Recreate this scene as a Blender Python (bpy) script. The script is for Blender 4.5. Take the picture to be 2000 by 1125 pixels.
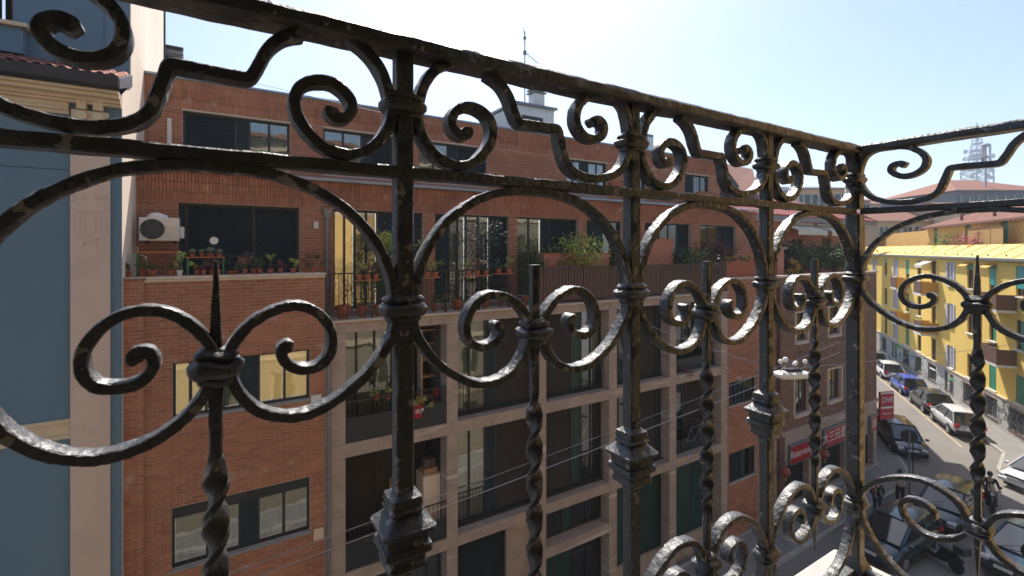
import bpy, bmesh, math, random
from mathutils import Vector, Matrix, noise
for o in list(bpy.data.objects): bpy.data.objects.remove(o)
S = bpy.context.scene
COL = S.collection
R = math.radians
# ------------------------------------------------------------------ camera, sky, sun, exposure
YAW = math.atan2(.5244, .8515)
cd = bpy.data.cameras.new('camera'); cam = bpy.data.objects.new('camera', cd); COL.objects.link(cam)
cam.location = (0, 0, 0); cam.rotation_euler = (R(90), 0, -YAW)
cd.sensor_width = 36; cd.lens = 36 * 930 / 2000; cd.shift_y = -75.5 / 2000
cd.clip_start = .02; cd.clip_end = 4000
cd.dof.use_dof = True; cd.dof.focus_distance = .95; cd.dof.aperture_fstop = 11
S.camera = cam
SUN_EL = 52.0; SAZ = (.50, .866)          # horizontal direction TOWARDS the sun
w = bpy.data.worlds.new('World'); S.world = w; w.use_nodes = True
nt = w.node_tree; nt.nodes.clear()
sky = nt.nodes.new('ShaderNodeTexSky'); sky.sky_type = 'NISHITA'; sky.sun_disc = False
sky.sun_elevation = R(SUN_EL); sky.sun_rotation = math.atan2(SAZ[0], SAZ[1])
sky.air_density = 1.0; sky.dust_density = 1.7; sky.ozone_density = 3.0; sky.altitude = 120
bg = nt.nodes.new('ShaderNodeBackground'); bg.inputs[1].default_value = .14
wo = nt.nodes.new('ShaderNodeOutputWorld')
nt.links.new(sky.outputs[0], bg.inputs[0]); nt.links.new(bg.outputs[0], wo.inputs[0])
sl = bpy.data.lights.new('sun', 'SUN'); sl.energy = 5.0; sl.angle = R(.53); sl.color = (1, .945, .86)
so = bpy.data.objects.new('sun', sl); COL.objects.link(so)
ce = math.cos(R(SUN_EL))
so.rotation_euler = Vector((SAZ[0]*ce, SAZ[1]*ce, math.sin(R(SUN_EL)))).to_track_quat('Z', 'Y').to_euler()
so.location = (20, 30, 40)
S.view_settings.view_transform = 'Standard'; S.view_settings.look = 'None'
S.view_settings.exposure = 0.52; S.view_settings.gamma = 1; S.view_settings.use_curve_mapping = False

# ------------------------------------------------------------------ geometry helpers
G = -12.3                                  # street level; the eye is the origin
def ray(x, y=487):
    dx = x - 1000.
    return (.5244*930 + .8515*dx, .8515*930 - .5244*dx, 487. - y)
def at(x, y, Y):
    r = ray(x, y); s = Y / r[1]
    return Vector((r[0]*s, Y, r[2]*s))
def ax(x, Y): return at(x, 487, Y).x
def az(x, y, Y): return at(x, y, Y).z
def gr(x, y, z=G):
    r = ray(x, y); s = z / r[2]
    return Vector((r[0]*s, r[1]*s, z))

class MB:
    def __init__(s): s.v = []; s.f = []; s.var = []; s.m = []
    def add(s, vs, fs, var=0., mi=0):
        n = len(s.v); s.v.extend([tuple(v) for v in vs])
        for f in fs: s.f.append(tuple(i + n for i in f)); s.var.append(var); s.m.append(mi)
        return s
    def box(s, a, b, var=0., M=None, mi=0):
        x0, y0, z0 = a; x1, y1, z1 = b
        vs = [(x0,y0,z0),(x1,y0,z0),(x1,y1,z0),(x0,y1,z0),(x0,y0,z1),(x1,y0,z1),(x1,y1,z1),(x0,y1,z1)]
        if M is not None: vs = [M @ Vector(v) for v in vs]
        return s.add(vs, [(0,3,2,1),(4,5,6,7),(0,1,5,4),(1,2,6,5),(2,3,7,6),(3,0,4,7)], var, mi)
    def quad(s, a, b, c, d, var=0., mi=0): return s.add([a,b,c,d], [(0,1,2,3)], var, mi)
    def loft(s, rings, cap=True, closed=True, var=0., mi=0):
        k = len(rings[0]); vs = [p for r_ in rings for p in r_]; fs = []
        for i in range(len(rings)-1):
            for j in range(k if closed else k-1):
                j2 = (j+1) % k
                fs.append((i*k+j, i*k+j2, (i+1)*k+j2, (i+1)*k+j))
        if cap:
            fs.append(tuple(range(k-1, -1, -1))); fs.append(tuple((len(rings)-1)*k + j for j in range(k)))
        return s.add(vs, fs, var, mi)
    def lathe(s, c, prof, n=16, M=None, cap=True, var=0.):
        rings = []
        for r_, z in prof:
            ring = [Vector((r_*math.cos(2*math.pi*j/n), r_*math.sin(2*math.pi*j/n), z)) for j in range(n)]
            if M is not None: ring = [M @ p for p in ring]
            rings.append([p + Vector(c) for p in ring])
        return s.loft(rings, cap, var=var)
    def tube(s, pts, r_, n=8, cap=True, var=0.):
        pts = [Vector(p) for p in pts]; rings = []
        for i, p in enumerate(pts):
            t = (pts[min(i+1, len(pts)-1)] - pts[max(i-1, 0)]).normalized()
            up = Vector((0,0,1)) if abs(t.z) < .9 else Vector((1,0,0))
            a = t.cross(up).normalized(); b = a.cross(t)
            rr = r_[i] if isinstance(r_, (list, tuple)) else r_
            rings.append([p + a*rr*math.cos(2*math.pi*j/n) + b*rr*math.sin(2*math.pi*j/n) for j in range(n)])
        return s.loft(rings, cap, var=var)
    def prism(s, poly, y0, y1, var=0.):        # poly in x,z ; extruded along y
        return s.loft([[(x, y0, z) for x, z in poly], [(x, y1, z) for x, z in poly]], var=var)

WLOC = {}
def root_loc(p):
    while p.parent: p = p.parent
    return Vector(WLOC.get(p.name, (0,0,0)))
def obj(name, mb, mat, parent=None, smooth=False, bev=0, kind=None, label=None, world=True):
    me = bpy.data.meshes.new(name)
    vs = mb.v
    if parent is not None and world:
        L = root_loc(parent)
        if L.length > 0: vs = [(v[0]-L.x, v[1]-L.y, v[2]-L.z) for v in vs]
    me.from_pydata(vs, [], mb.f)
    if any(mb.var):
        a = me.attributes.new('var', 'FLOAT', 'FACE'); a.data.foreach_set('value', mb.var)
    for m_ in (mat if isinstance(mat, (list, tuple)) else [mat]): me.materials.append(m_)
    if isinstance(mat, (list, tuple)): me.polygons.foreach_set('material_index', mb.m)
    bm = bmesh.new(); bm.from_mesh(me)
    if smooth: bmesh.ops.remove_doubles(bm, verts=bm.verts, dist=1e-5)
    bmesh.ops.recalc_face_normals(bm, faces=bm.faces); bm.to_mesh(me); bm.free()
    if smooth:
        me.polygons.foreach_set('use_smooth', [True]*len(me.polygons))
        try: me.set_sharp_from_angle(angle=R(40))
        except Exception: pass
    o = bpy.data.objects.new(name, me); COL.objects.link(o)
    if parent is not None: o.parent = parent
    if bev:
        b = o.modifiers.new('b', 'BEVEL'); b.width = bev; b.segments = 2; b.limit_method = 'ANGLE'
    if kind: o['kind'] = kind
    if label: o['label'] = label
    return o
def tag(o, label, cat, group=None):
    o['label'] = label; o['category'] = cat
    if group: o['group'] = group
    return o
def thing(name, label, cat, loc=(0,0,0), rz=0, group=None, world=False):
    o = bpy.data.objects.new(name, None); COL.objects.link(o); o.location = loc; o.rotation_euler = (0,0,rz)
    o.empty_display_size = .2
    tag(o, label, cat, group)
    if world: WLOC[o.name] = tuple(loc)
    return o
def grp(name, parent):                     # an empty part inside a thing
    o = bpy.data.objects.new(name, None); COL.objects.link(o); o.parent = parent; return o
def copy_tree(o, parent=None):
    c = o.copy(); COL.objects.link(c); c.parent = parent
    for ch in list(o.children): copy_tree(ch, c)
    return c
def inst(name, me, parent, loc, rz=0):
    o = bpy.data.objects.new(name, me); COL.objects.link(o); o.parent = parent; o.location = loc
    if rz: o.rotation_euler = (0,0,rz)
    return o

# ------------------------------------------------------------------ materials
MATS = {}
def mat(name, c1, c2=None, rough=.7, scale=4., bump=0., bscale=60., metal=0., spec=.5, var=0., fac=(.35,.65), obj_co=True,
        streak=None, dirt=None, coat=0., ior=None):
    m = bpy.data.materials.new(name); m.use_nodes = True; t = m.node_tree; N = t.nodes; Lk = t.links
    b = N['Principled BSDF']; b.inputs['Roughness'].default_value = rough; b.inputs['Metallic'].default_value = metal
    b.inputs['Specular IOR Level'].default_value = spec
    if ior: b.inputs['IOR'].default_value = ior
    if coat: b.inputs['Coat Weight'].default_value = coat; b.inputs['Coat Roughness'].default_value = .40 if name == 'iron' else .08
    tc = N.new('ShaderNodeTexCoord')
    geo = N.new('ShaderNodeNewGeometry')
    co = geo.outputs['Position'] if not obj_co else tc.outputs['Object']
    c2 = c2 or tuple(x*.8 for x in c1)
    nz = N.new('ShaderNodeTexNoise'); nz.inputs['Scale'].default_value = scale; nz.inputs['Detail'].default_value = 6
    nz.inputs['Roughness'].default_value = .65
    if streak:
        mp = N.new('ShaderNodeMapping'); mp.inputs['Scale'].default_value = streak; Lk.new(co, mp.inputs[0]); Lk.new(mp.outputs[0], nz.inputs[0])
    else: Lk.new(co, nz.inputs[0])
    mr = N.new('ShaderNodeMapRange'); mr.inputs[1].default_value = fac[0]; mr.inputs[2].default_value = fac[1]
    Lk.new(nz.outputs[0], mr.inputs[0])
    mx = N.new('ShaderNodeMix'); mx.data_type = 'RGBA'; mx.inputs[6].default_value = (*c1, 1); mx.inputs[7].default_value = (*c2, 1)
    Lk.new(mr.outputs[0], mx.inputs[0]); out = mx.outputs[2]
    if dirt:
        n2 = N.new('ShaderNodeTexNoise'); n2.inputs['Scale'].default_value = dirt[1]; n2.inputs['Detail'].default_value = 8
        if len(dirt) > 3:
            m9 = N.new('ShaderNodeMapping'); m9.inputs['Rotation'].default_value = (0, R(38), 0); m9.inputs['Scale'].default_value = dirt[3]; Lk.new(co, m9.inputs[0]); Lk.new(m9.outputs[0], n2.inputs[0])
        else: Lk.new(co, n2.inputs[0])
        r2 = N.new('ShaderNodeMapRange'); r2.inputs[1].default_value = dirt[2]; r2.inputs[2].default_value = dirt[2] + (.02 if name == 'iron' else .08); Lk.new(n2.outputs[0], r2.inputs[0])
        m2 = N.new('ShaderNodeMix'); m2.data_type = 'RGBA'; m2.inputs[7].default_value = (*dirt[0], 1)
        Lk.new(out, m2.inputs[6]); Lk.new(r2.outputs[0], m2.inputs[0]); out = m2.outputs[2]
    if var:
        at_ = N.new('ShaderNodeAttribute'); at_.attribute_name = 'var'
        oi = N.new('ShaderNodeObjectInfo')
        ad = N.new('ShaderNodeMath'); ad.operation = 'ADD'; Lk.new(at_.outputs['Fac'], ad.inputs[0]); Lk.new(oi.outputs['Random'], ad.inputs[1])
        wn = N.new('ShaderNodeTexWhiteNoise'); wn.noise_dimensions = '1D'; Lk.new(ad.outputs[0], wn.inputs['W'])
        m3 = N.new('ShaderNodeMapRange'); m3.inputs[3].default_value = 1 - var; m3.inputs[4].default_value = 1 + var; Lk.new(wn.outputs['Value'], m3.inputs[0])
        hs = N.new('ShaderNodeHueSaturation'); Lk.new(m3.outputs[0], hs.inputs['Value']); Lk.new(out, hs.inputs['Color'])
        sp = N.new('ShaderNodeSeparateColor'); Lk.new(wn.outputs['Color'], sp.inputs[0])
        m4 = N.new('ShaderNodeMapRange'); m4.inputs[3].default_value = .5 - var*.035; m4.inputs[4].default_value = .5 + var*.035; Lk.new(sp.outputs[1], m4.inputs[0])
        Lk.new(m4.outputs[0], hs.inputs['Hue']); out = hs.outputs[0]
    Lk.new(out, b.inputs['Base Color'])
    if bump:
        n3 = N.new('ShaderNodeTexNoise'); n3.inputs['Scale'].default_value = bscale; n3.inputs['Detail'].default_value = 5; Lk.new(co, n3.inputs[0])
        bp = N.new('ShaderNodeBump'); bp.inputs['Strength'].default_value = min(1, bump); bp.inputs['Distance'].default_value = .02*bump*20/bscale
        Lk.new(n3.outputs[0], bp.inputs['Height']); Lk.new(bp.outputs[0], b.inputs['Normal'])
    MATS[name] = m
    return m
def glass(name, tint=(.8,.85,.85), refl=.35):
    m = bpy.data.materials.new(name); m.use_nodes = True; t = m.node_tree; N = t.nodes; Lk = t.links; N.clear()
    o = N.new('ShaderNodeOutputMaterial'); tr = N.new('ShaderNodeBsdfTransparent'); tr.inputs[0].default_value = (*tint, 1)
    gl = N.new('ShaderNodeBsdfGlossy'); gl.inputs['Roughness'].default_value = .02
    geo = N.new('ShaderNodeNewGeometry'); nz = N.new('ShaderNodeTexNoise'); nz.inputs['Scale'].default_value = 1.1; Lk.new(geo.outputs['Position'], nz.inputs[0])
    bp = N.new('ShaderNodeBump'); bp.inputs['Strength'].default_value = .25; bp.inputs['Distance'].default_value = .02; Lk.new(nz.outputs[0], bp.inputs['Height']); Lk.new(bp.outputs[0], gl.inputs['Normal'])
    fr = N.new('ShaderNodeFresnel'); fr.inputs[0].default_value = 1.45
    ma = N.new('ShaderNodeMath'); ma.operation = 'MULTIPLY_ADD'; ma.inputs[1].default_value = 1.2; ma.inputs[2].default_value = refl*.45; ma.use_clamp = True
    Lk.new(fr.outputs[0], ma.inputs[0])
    mx = N.new('ShaderNodeMixShader'); Lk.new(ma.outputs[0], mx.inputs[0]); Lk.new(tr.outputs[0], mx.inputs[1]); Lk.new(gl.outputs[0], mx.inputs[2])
    Lk.new(mx.outputs[0], o.inputs[0]); MATS[name] = m; return m

m_iron = mat('iron', (.007,.007,.008), (.019,.015,.011), rough=.58, scale=9, bump=1.0, bscale=125, spec=.85, coat=.85, dirt=((.22,.20,.17), 55, .635), fac=(.42,.72), obj_co=False)
_b = m_iron.node_tree.nodes['Principled BSDF']; _t = m_iron.node_tree; _n = [n for n in _t.nodes if n.type == 'BUMP'][0]; _n.inputs['Distance'].default_value = .0022; _t.links.new(_n.outputs[0], _b.inputs['Coat Normal']); _rn = _t.nodes.new('ShaderNodeTexNoise'); _rn.inputs['Scale'].default_value = 85; _rn.inputs['Detail'].default_value = 6; _rm = _t.nodes.new('ShaderNodeMapRange'); _rm.inputs[1].default_value = .35; _rm.inputs[2].default_value = .65; _rm.inputs[3].default_value = .30; _rm.inputs[4].default_value = .62; _t.links.new(_t.nodes['Geometry'].outputs['Position'], _rn.inputs[0]); _t.links.new(_rn.outputs[0], _rm.inputs[0]); _t.links.new(_rm.outputs[0], _b.inputs['Coat Roughness'])
_b.inputs['Sheen Weight'].default_value = .12; _b.inputs['Sheen Roughness'].default_value = .35; _b.inputs['Sheen Tint'].default_value = (1,.97,.92,1)   # dust
m_brick = mat('brick', (.42,.168,.088), (.31,.118,.062), rough=.9, scale=1.1, bump=.5, bscale=90, var=.15, dirt=((.48,.33,.25), 2.3, .64), obj_co=False)
m_brick_dk = mat('brick_brown', (.25,.125,.075), (.17,.085,.055), rough=.9, scale=3, bump=.4, bscale=60, var=.22, obj_co=False)
m_mortar = mat('mortar', (.52,.40,.32), (.42,.32,.26), rough=.95, scale=6, bump=.5, bscale=120, obj_co=False)
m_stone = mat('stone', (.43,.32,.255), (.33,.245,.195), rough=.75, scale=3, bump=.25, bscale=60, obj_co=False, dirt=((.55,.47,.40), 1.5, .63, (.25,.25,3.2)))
m_stone_lt = mat('stone_light', (.62,.5,.38), (.5,.4,.3), rough=.8, scale=5, bump=.2, obj_co=False)
m_blue = mat('blue_plaster', (.135,.212,.27), (.118,.188,.243), rough=.9, scale=.8, bump=.45, bscale=60, obj_co=False, streak=(1,1,.2), dirt=((.118,.182,.228), 1.3, .57))
m_cream = mat('cream_plaster', (.64,.49,.385), (.56,.42,.33), rough=.9, scale=1.2, bump=.3, bscale=70, obj_co=False, streak=(1,1,.2), dirt=((.55,.42,.33), 1.5, .58))
m_cream2 = mat('cream_wall', (.80,.66,.53), (.73,.59,.46), rough=.9, scale=.9, bump=.3, bscale=60, obj_co=False, streak=(1,1,.25))
m_trim = mat('cornice_cream', (.68,.54,.36), (.58,.45,.30), rough=.85, scale=4, bump=.2, obj_co=False)
m_tile = mat('roof_tile', (.40,.13,.075), (.26,.09,.06), rough=.85, scale=6, bump=.4, bscale=40, var=.3, obj_co=False)
m_tile_far = mat('roof_tile_far', (.31,.135,.085), (.23,.10,.068), rough=.9, scale=2.5, bump=.4, bscale=10, obj_co=False, streak=(1,1,3))
m_gutter = mat('gutter_metal', (.03,.03,.032), (.05,.045,.045), rough=.4, scale=5, metal=.3)
m_zinc = mat('zinc', (.30,.33,.38), (.24,.27,.31), rough=.35, scale=2, metal=.6, obj_co=False)
m_dark = mat('dark_frame', (.014,.020,.022), (.02,.027,.028), rough=.45, scale=10)
m_shut = mat('dark_shutter', (.022,.034,.040), (.030,.044,.050), rough=.75, spec=.15, scale=3, obj_co=False)
m_shutb = mat('brown_shutter', (.068,.057,.050), (.055,.046,.040), rough=.75, spec=.15, scale=3, obj_co=False)
m_green = mat('dark_green_shutter', (.014,.052,.038), (.018,.042,.034), rough=.5, scale=3, obj_co=False)
m_inner = mat('dark_interior', (.012,.012,.012), (.02,.018,.016), rough=.9, scale=2)
m_curt = mat('curtain_pale', (.66,.61,.54), (.52,.47,.41), rough=.9, scale=1, streak=(14,14,.3), obj_co=False)
m_curtb = mat('curtain_brown', (.14,.11,.085), (.07,.052,.042), rough=.9, scale=1, streak=(10,10,.3), obj_co=False)
m_curty = mat('glow_curtain_yellow', (.80,.50,.16), (.72,.43,.13), rough=.9, scale=1, streak=(8,8,.3), obj_co=False)
_b = m_curty.node_tree.nodes['Principled BSDF']; _b.inputs['Emission Color'].default_value = (1, .62, .24, 1); _b.inputs['Emission Strength'].default_value = .36   # emission added to the cloth itself so the panes look brighter
m_refl = mat('painted_reflection', (.66,.60,.46), (.52,.47,.36), rough=.8, scale=2, streak=(.3,.3,9), obj_co=False)  # beige stripes paint in the panes' reflection of the sunlit house opposite
m_glass = glass('window_glass', refl=.3); m_glassy = glass('window_glass_strong', refl=.75)
m_terra = mat('terracotta', (.42,.12,.055), (.30,.085,.04), rough=.85, scale=12, bump=.3)
m_leaf = mat('leaf_green', (.045,.085,.022), (.075,.12,.03), rough=.55, scale=8, var=.35, obj_co=False)
m_leafl = mat('leaf_bright', (.36,.40,.08), (.24,.29,.06), rough=.55, scale=8, var=.3, obj_co=False)
m_leafg = mat('leaf_olive', (.07,.085,.055), (.05,.065,.045), rough=.6, scale=8, var=.3, obj_co=False)
m_leafr = mat('leaf_purple', (.12,.03,.04), (.2,.05,.05), rough=.55, scale=8, var=.35, obj_co=False)
m_flow = mat('flower_pink', (.5,.10,.14), (.42,.16,.18), rough=.6, scale=8, var=.3, obj_co=False)
m_flowy = mat('flower_yellow', (.65,.36,.03), (.55,.25,.03), rough=.6, scale=8, var=.3, obj_co=False)
m_bark = mat('bark', (.10,.07,.045), (.06,.045,.03), rough=.9, scale=20)
m_white = mat('white_enamel', (.70,.68,.62), (.62,.6,.54), rough=.45, scale=4)
m_whiteg = mat('white_paint', (.72,.72,.70), (.62,.62,.6), rough=.6, scale=3)
m_grey = mat('grey_metal', (.22,.23,.24), (.17,.18,.19), rough=.45, scale=5, metal=.4)
m_black = mat('black_metal', (.012,.013,.015), (.02,.02,.022), rough=.45, scale=5)
m_orange = mat('orange_board', (.55,.16,.05), (.42,.12,.04), rough=.6, scale=6)
m_gleg = mat('green_leg', (.03,.20,.12), (.04,.16,.10), rough=.5, scale=6)
m_wood = mat('brown_slat', (.125,.07,.048), (.085,.05,.036), rough=.7, scale=4, streak=(6,6,.6))
m_woodl = mat('wood_light', (.45,.26,.12), (.33,.18,.08), rough=.6, scale=4)
m_red = mat('sign_red', (.42,.010,.022), (.36,.010,.02), rough=.4, scale=4)
m_yel = mat('yellow_plaster', (.82,.59,.14), (.76,.52,.12), rough=.9, scale=.5, bump=.2, bscale=20, obj_co=False, streak=(1,1,.3))
m_yelp = mat('yellow_parapet', (.80,.58,.18), (.72,.50,.15), rough=.85, scale=1.2, obj_co=False, dirt=((.6,.5,.3), 1.5, .6))
m_yel2 = mat('yellow_attic', (.70,.42,.12), (.62,.36,.11), rough=.9, scale=.8, obj_co=False)
m_plinth = mat('plinth_grey', (.48,.47,.43), (.38,.37,.34), rough=.9, scale=.8, bump=.2, bscale=20, obj_co=False, dirt=((.30,.30,.28), 1.1, .6))
m_teal = mat('teal_shutter', (.03,.33,.30), (.02,.26,.22), rough=.5, scale=3)
m_grn = mat('green_shutter', (.02,.24,.13), (.015,.19,.11), rough=.5, scale=3)
m_lil = mat('lilac_shutter', (.50,.50,.62), (.42,.42,.52), rough=.6, scale=3)
m_brn = mat('brown_panel', (.16,.075,.055), (.12,.055,.04), rough=.6, scale=3)
m_ora = mat('orange_panel', (.68,.36,.05), (.6,.3,.04), rough=.6, scale=3)
m_asph = mat('asphalt', (.22,.20,.178), (.175,.16,.145), rough=.9, scale=.35, bump=.4, bscale=30, obj_co=False, dirt=((.14,.13,.12), .8, .64))
m_pave = mat('pavement', (.25,.235,.215), (.2,.19,.175), rough=.9, scale=1.5, bump=.3, bscale=20, obj_co=False)
m_kerb = mat('kerb', (.40,.38,.35), (.33,.31,.28), rough=.85, scale=3, obj_co=False)
m_line = mat('yellow_line', (.55,.40,.22), (.42,.32,.2), rough=.8, scale=6, obj_co=False)
m_far = mat('far_plaster', (.50,.44,.38), (.4,.36,.31), rough=.9, scale=.3, obj_co=False)
m_salm = mat('salmon_plaster', (.50,.20,.13), (.43,.17,.11), rough=.9, scale=1, obj_co=False)
m_ochre = mat('own_wall_ochre', (.78,.47,.16), (.70,.41,.13), rough=.9, scale=.8, bump=.3, obj_co=False)
m_ownwall = mat('own_wall_beige', (.29,.245,.18), (.25,.21,.155), rough=.9, scale=.8, bump=.3, obj_co=False)
m_floor = mat('balcony_floor_tile', (.05,.035,.03), (.035,.025,.02), rough=.7, scale=5)
m_ownstone = mat('balcony_stone', (.52,.5,.46), (.4,.38,.35), rough=.8, scale=7, bump=.3, bscale=40, obj_co=False)
m_graf = mat('graffiti_black', (.03,.03,.035), (.06,.06,.07), rough=.7, scale=5)
m_grafg = mat('graffiti_green', (.12,.42,.12), (.1,.3,.1), rough=.7, scale=5)
m_graft = mat('graffiti_teal', (.02,.30,.38), (.03,.24,.3), rough=.7, scale=5)
m_awn = mat('awning_cream', (.66,.60,.46), (.58,.52,.4), rough=.8, scale=3)
m_lat = mat('hazed_steel', (.40,.47,.56), (.46,.53,.61), rough=.7, scale=1)  # pale blue imitates distance haze; the fading is put into the colour
m_tyre = mat('tyre', (.012,.012,.012), (.02,.02,.02), rough=.8, scale=10)
m_rim = mat('rim', (.45,.45,.46), (.35,.35,.36), rough=.3, scale=10, metal=.7)
m_cglass = mat('car_glass', (.015,.022,.028), (.02,.028,.034), rough=.04, spec=1.0, scale=2)
m_tail = mat('tail_lamp', (.5,.01,.015), (.4,.01,.015), rough=.2, scale=5)
m_head = mat('head_lamp', (.6,.6,.6), (.5,.5,.5), rough=.1, scale=5)
m_plast = mat('black_plastic', (.02,.02,.021), (.028,.028,.03), rough=.6, scale=10)
m_skin = mat('skin', (.45,.25,.17), (.4,.22,.15), rough=.6, scale=10)
def paint(n, c): return mat(n, c, tuple(x*.92 for x in c), rough=.28, scale=2, coat=.8, spec=.5)
# ------------------------------------------------------------------ setting: streets
D2 = Vector((.826, .564, 0)).normalized(); N2 = Vector((-.564, .826, 0)).normalized()
A2 = math.atan2(D2.y, D2.x)
OY = gr(2000, 600); _r = ray(2000); _k = -17.1 / (N2.x*_r[0] + N2.y*_r[1]); OY = Vector((_r[0]*_k, _r[1]*_k, 0))   # foot of the yellow facade
FP = 12.2                                   # plane of the facade across the street
XA = -1.62                                  # party line between the blue and the brick house
def struct(name, mb, m, kind='structure'):
    return obj(name, mb, m, kind=kind)
mb = MB(); mb.quad((-400,-400,G),(900,-400,G),(900,900,G),(-400,900,G)); struct('ground', mb, m_asph)
def pavement(name, poly, h=.13):
    mb = MB(); mb.loft([[(p[0],p[1],G) for p in poly], [(p[0],p[1],G+h) for p in poly]])
    o = struct(name, mb, m_pave, 'structure')
    k = MB(); n = len(poly)
    for i in range(n):
        a = Vector((*poly[i][:2],0)); b = Vector((*poly[(i+1)%n][:2],0)); d = b-a
        if d.length < .5: continue
        t = d.normalized(); q = Vector((-t.y, t.x, 0)); m = int(d.length/1.0)
        if m > 60: m = 60
        for j in range(m):
            p0 = a + d*(j/m) + t*.006; p1 = a + d*((j+1)/m) - t*.006
            vs = [p0 - q*.012, p1 - q*.012, p1 + q*.14, p0 + q*.14]
            k.loft([[(v.x,v.y,G+.0) for v in vs], [(v.x,v.y,G+h+.006) for v in vs]], var=random.random())
    e = obj('kerb_stones', k, m_kerb, parent=o, kind='stuff')
    return o
CB = Vector((ax(1712, FP), FP, 0))          # street corner of the brown house
def off(p, d, s): return (p.x + D2.x*d - N2.x*s, p.y + D2.y*d - N2.y*s)
pavement('pavement_far_side', [(-20,10.3),(CB.x-.6,10.3), off(CB,1.2,1.5), off(CB,50,1.5), off(CB,50,0), (CB.x,FP), (-20,FP)])
pavement('pavement_near_side', [(-20,-.2),(20,-.2),(20,1.5),(-20,1.5)])
Y0 = OY + N2*1.75
def yoff(t, s): return (OY.x + D2.x*t + N2.x*s, OY.y + D2.y*t + N2.y*s)
pavement('pavement_yellow_house', [yoff(-9,0), yoff(-9,3.2), yoff(-5.2,3.2), yoff(-2.2,1.75), yoff(50,1.75), yoff(50,0)])
mb = MB()
a, b = yoff(-1.8, 3.55), yoff(45, 3.55); c, d = yoff(45, 3.67), yoff(-1.8, 3.67)
for i in range(30):
    p0, p1 = yoff(-1.8+i*1.5, 3.55), yoff(-.35+i*1.5, 3.55); p2, p3 = yoff(-.35+i*1.5, 3.67), yoff(-1.8+i*1.5, 3.67)
    mb.quad((*p0,G+.004),(*p1,G+.004),(*p2,G+.004),(*p3,G+.004))
struct('parking_line', mb, m_line)
# brighter worn patches of tarmac (repair strips)
mb = MB(); rr = random.Random(4)
for (t, s, l, w_) in ((3,6.2,9,.8),(14,5.4,6,.7),(-3,9,5,1.2)):
    p = [yoff(t, s), yoff(t+l, s+.1), yoff(t+l, s+w_), yoff(t, s+w_)]
    mb.quad(*[(q[0], q[1], G+.004) for q in p])
struct('road_patch', mb, mat('tarmac_patch', (.13,.12,.11), (.17,.16,.15), rough=.9, scale=1, obj_co=False))

# ------------------------------------------------------------------ building helpers
def wall_holes(mb, X0, X1, Z0, Z1, Y, th, holes, front=True):
    xs = sorted(set([X0, X1] + [min(max(h[i], X0), X1) for h in holes for i in (0, 1)]))
    zs = sorted(set([Z0, Z1] + [min(max(h[i], Z0), Z1) for h in holes for i in (2, 3)]))
    for i in range(len(xs)-1):
        for j in range(len(zs)-1):
            cx = (xs[i]+xs[i+1])/2; cz = (zs[j]+zs[j+1])/2
            if any(h[0] < cx < h[1] and h[2] < cz < h[3] for h in holes): continue
            mb.quad((xs[i],Y,zs[j]),(xs[i+1],Y,zs[j]),(xs[i+1],Y,zs[j+1]),(xs[i],Y,zs[j+1]))
    for h in holes:
        x0, x1, z0, z1 = max(h[0],X0), min(h[1],X1), max(h[2],Z0), min(h[3],Z1)
        if x1 <= x0 or z1 <= z0: continue
        mb.quad((x0,Y,z0),(x0,Y+th,z0),(x0,Y+th,z1),(x0,Y,z1)); mb.quad((x1,Y,z0),(x1,Y,z1),(x1,Y+th,z1),(x1,Y+th,z0))
        mb.quad((x0,Y,z0),(x1,Y,z0),(x1,Y+th,z0),(x0,Y+th,z0)); mb.quad((x0,Y,z1),(x0,Y+th,z1),(x1,Y+th,z1),(x1,Y,z1))
    return mb
BR = random.Random(11)
def bricks(X0, X1, Z0, Z1, Y, holes, mode='run', L=.25, H=.063, J=.0145, depth=.02, clip=.05):
    """list of (x0,x1,z0,z1,dy) bricks laid in a wall, cut round the openings"""
    out = []
    z = Z0; row = 0
    Lp, Hp = L+J, H+J
    while z + H*.6 < Z1:
        zt = min(z+H, Z1)
        blocks = [(h[0]-.004, h[1]+.004) for h in holes if h[2] < zt-.01 and h[3] > z+.01]
        x = X0 - (Lp*.5 if (row % 2 and mode == 'run') else 0)
        while x < X1:
            segs = [(max(x, X0), min(x+L, X1))]
            for h in blocks:
                ns = []
                for s0, s1 in segs:
                    if h[1] <= s0 or h[0] >= s1: ns.append((s0, s1)); continue
                    if h[0] - s0 > clip*.4: ns.append((s0, h[0]))
                    if s1 - h[1] > clip*.4: ns.append((h[1], s1))
                segs = ns
            for s0, s1 in segs:
                if s1 - s0 > .02: out.append((s0, s1, z, zt, BR.uniform(-.003, .004)))
            x += Lp
        z += Hp; row += 1
    return out
def brick_mesh(lst, Y, depth=.022):
    mb = MB()
    for x0, x1, z0, z1, dy in lst:
        mb.box((x0, Y+dy, z0), (x1, Y+depth, z1), var=BR.uniform(.01, 50))
    return mb
def pane_mb(x0,x1,z0,z1,Y): return MB().box((x0,Y,z0),(x1,Y+.006,z1))
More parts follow.
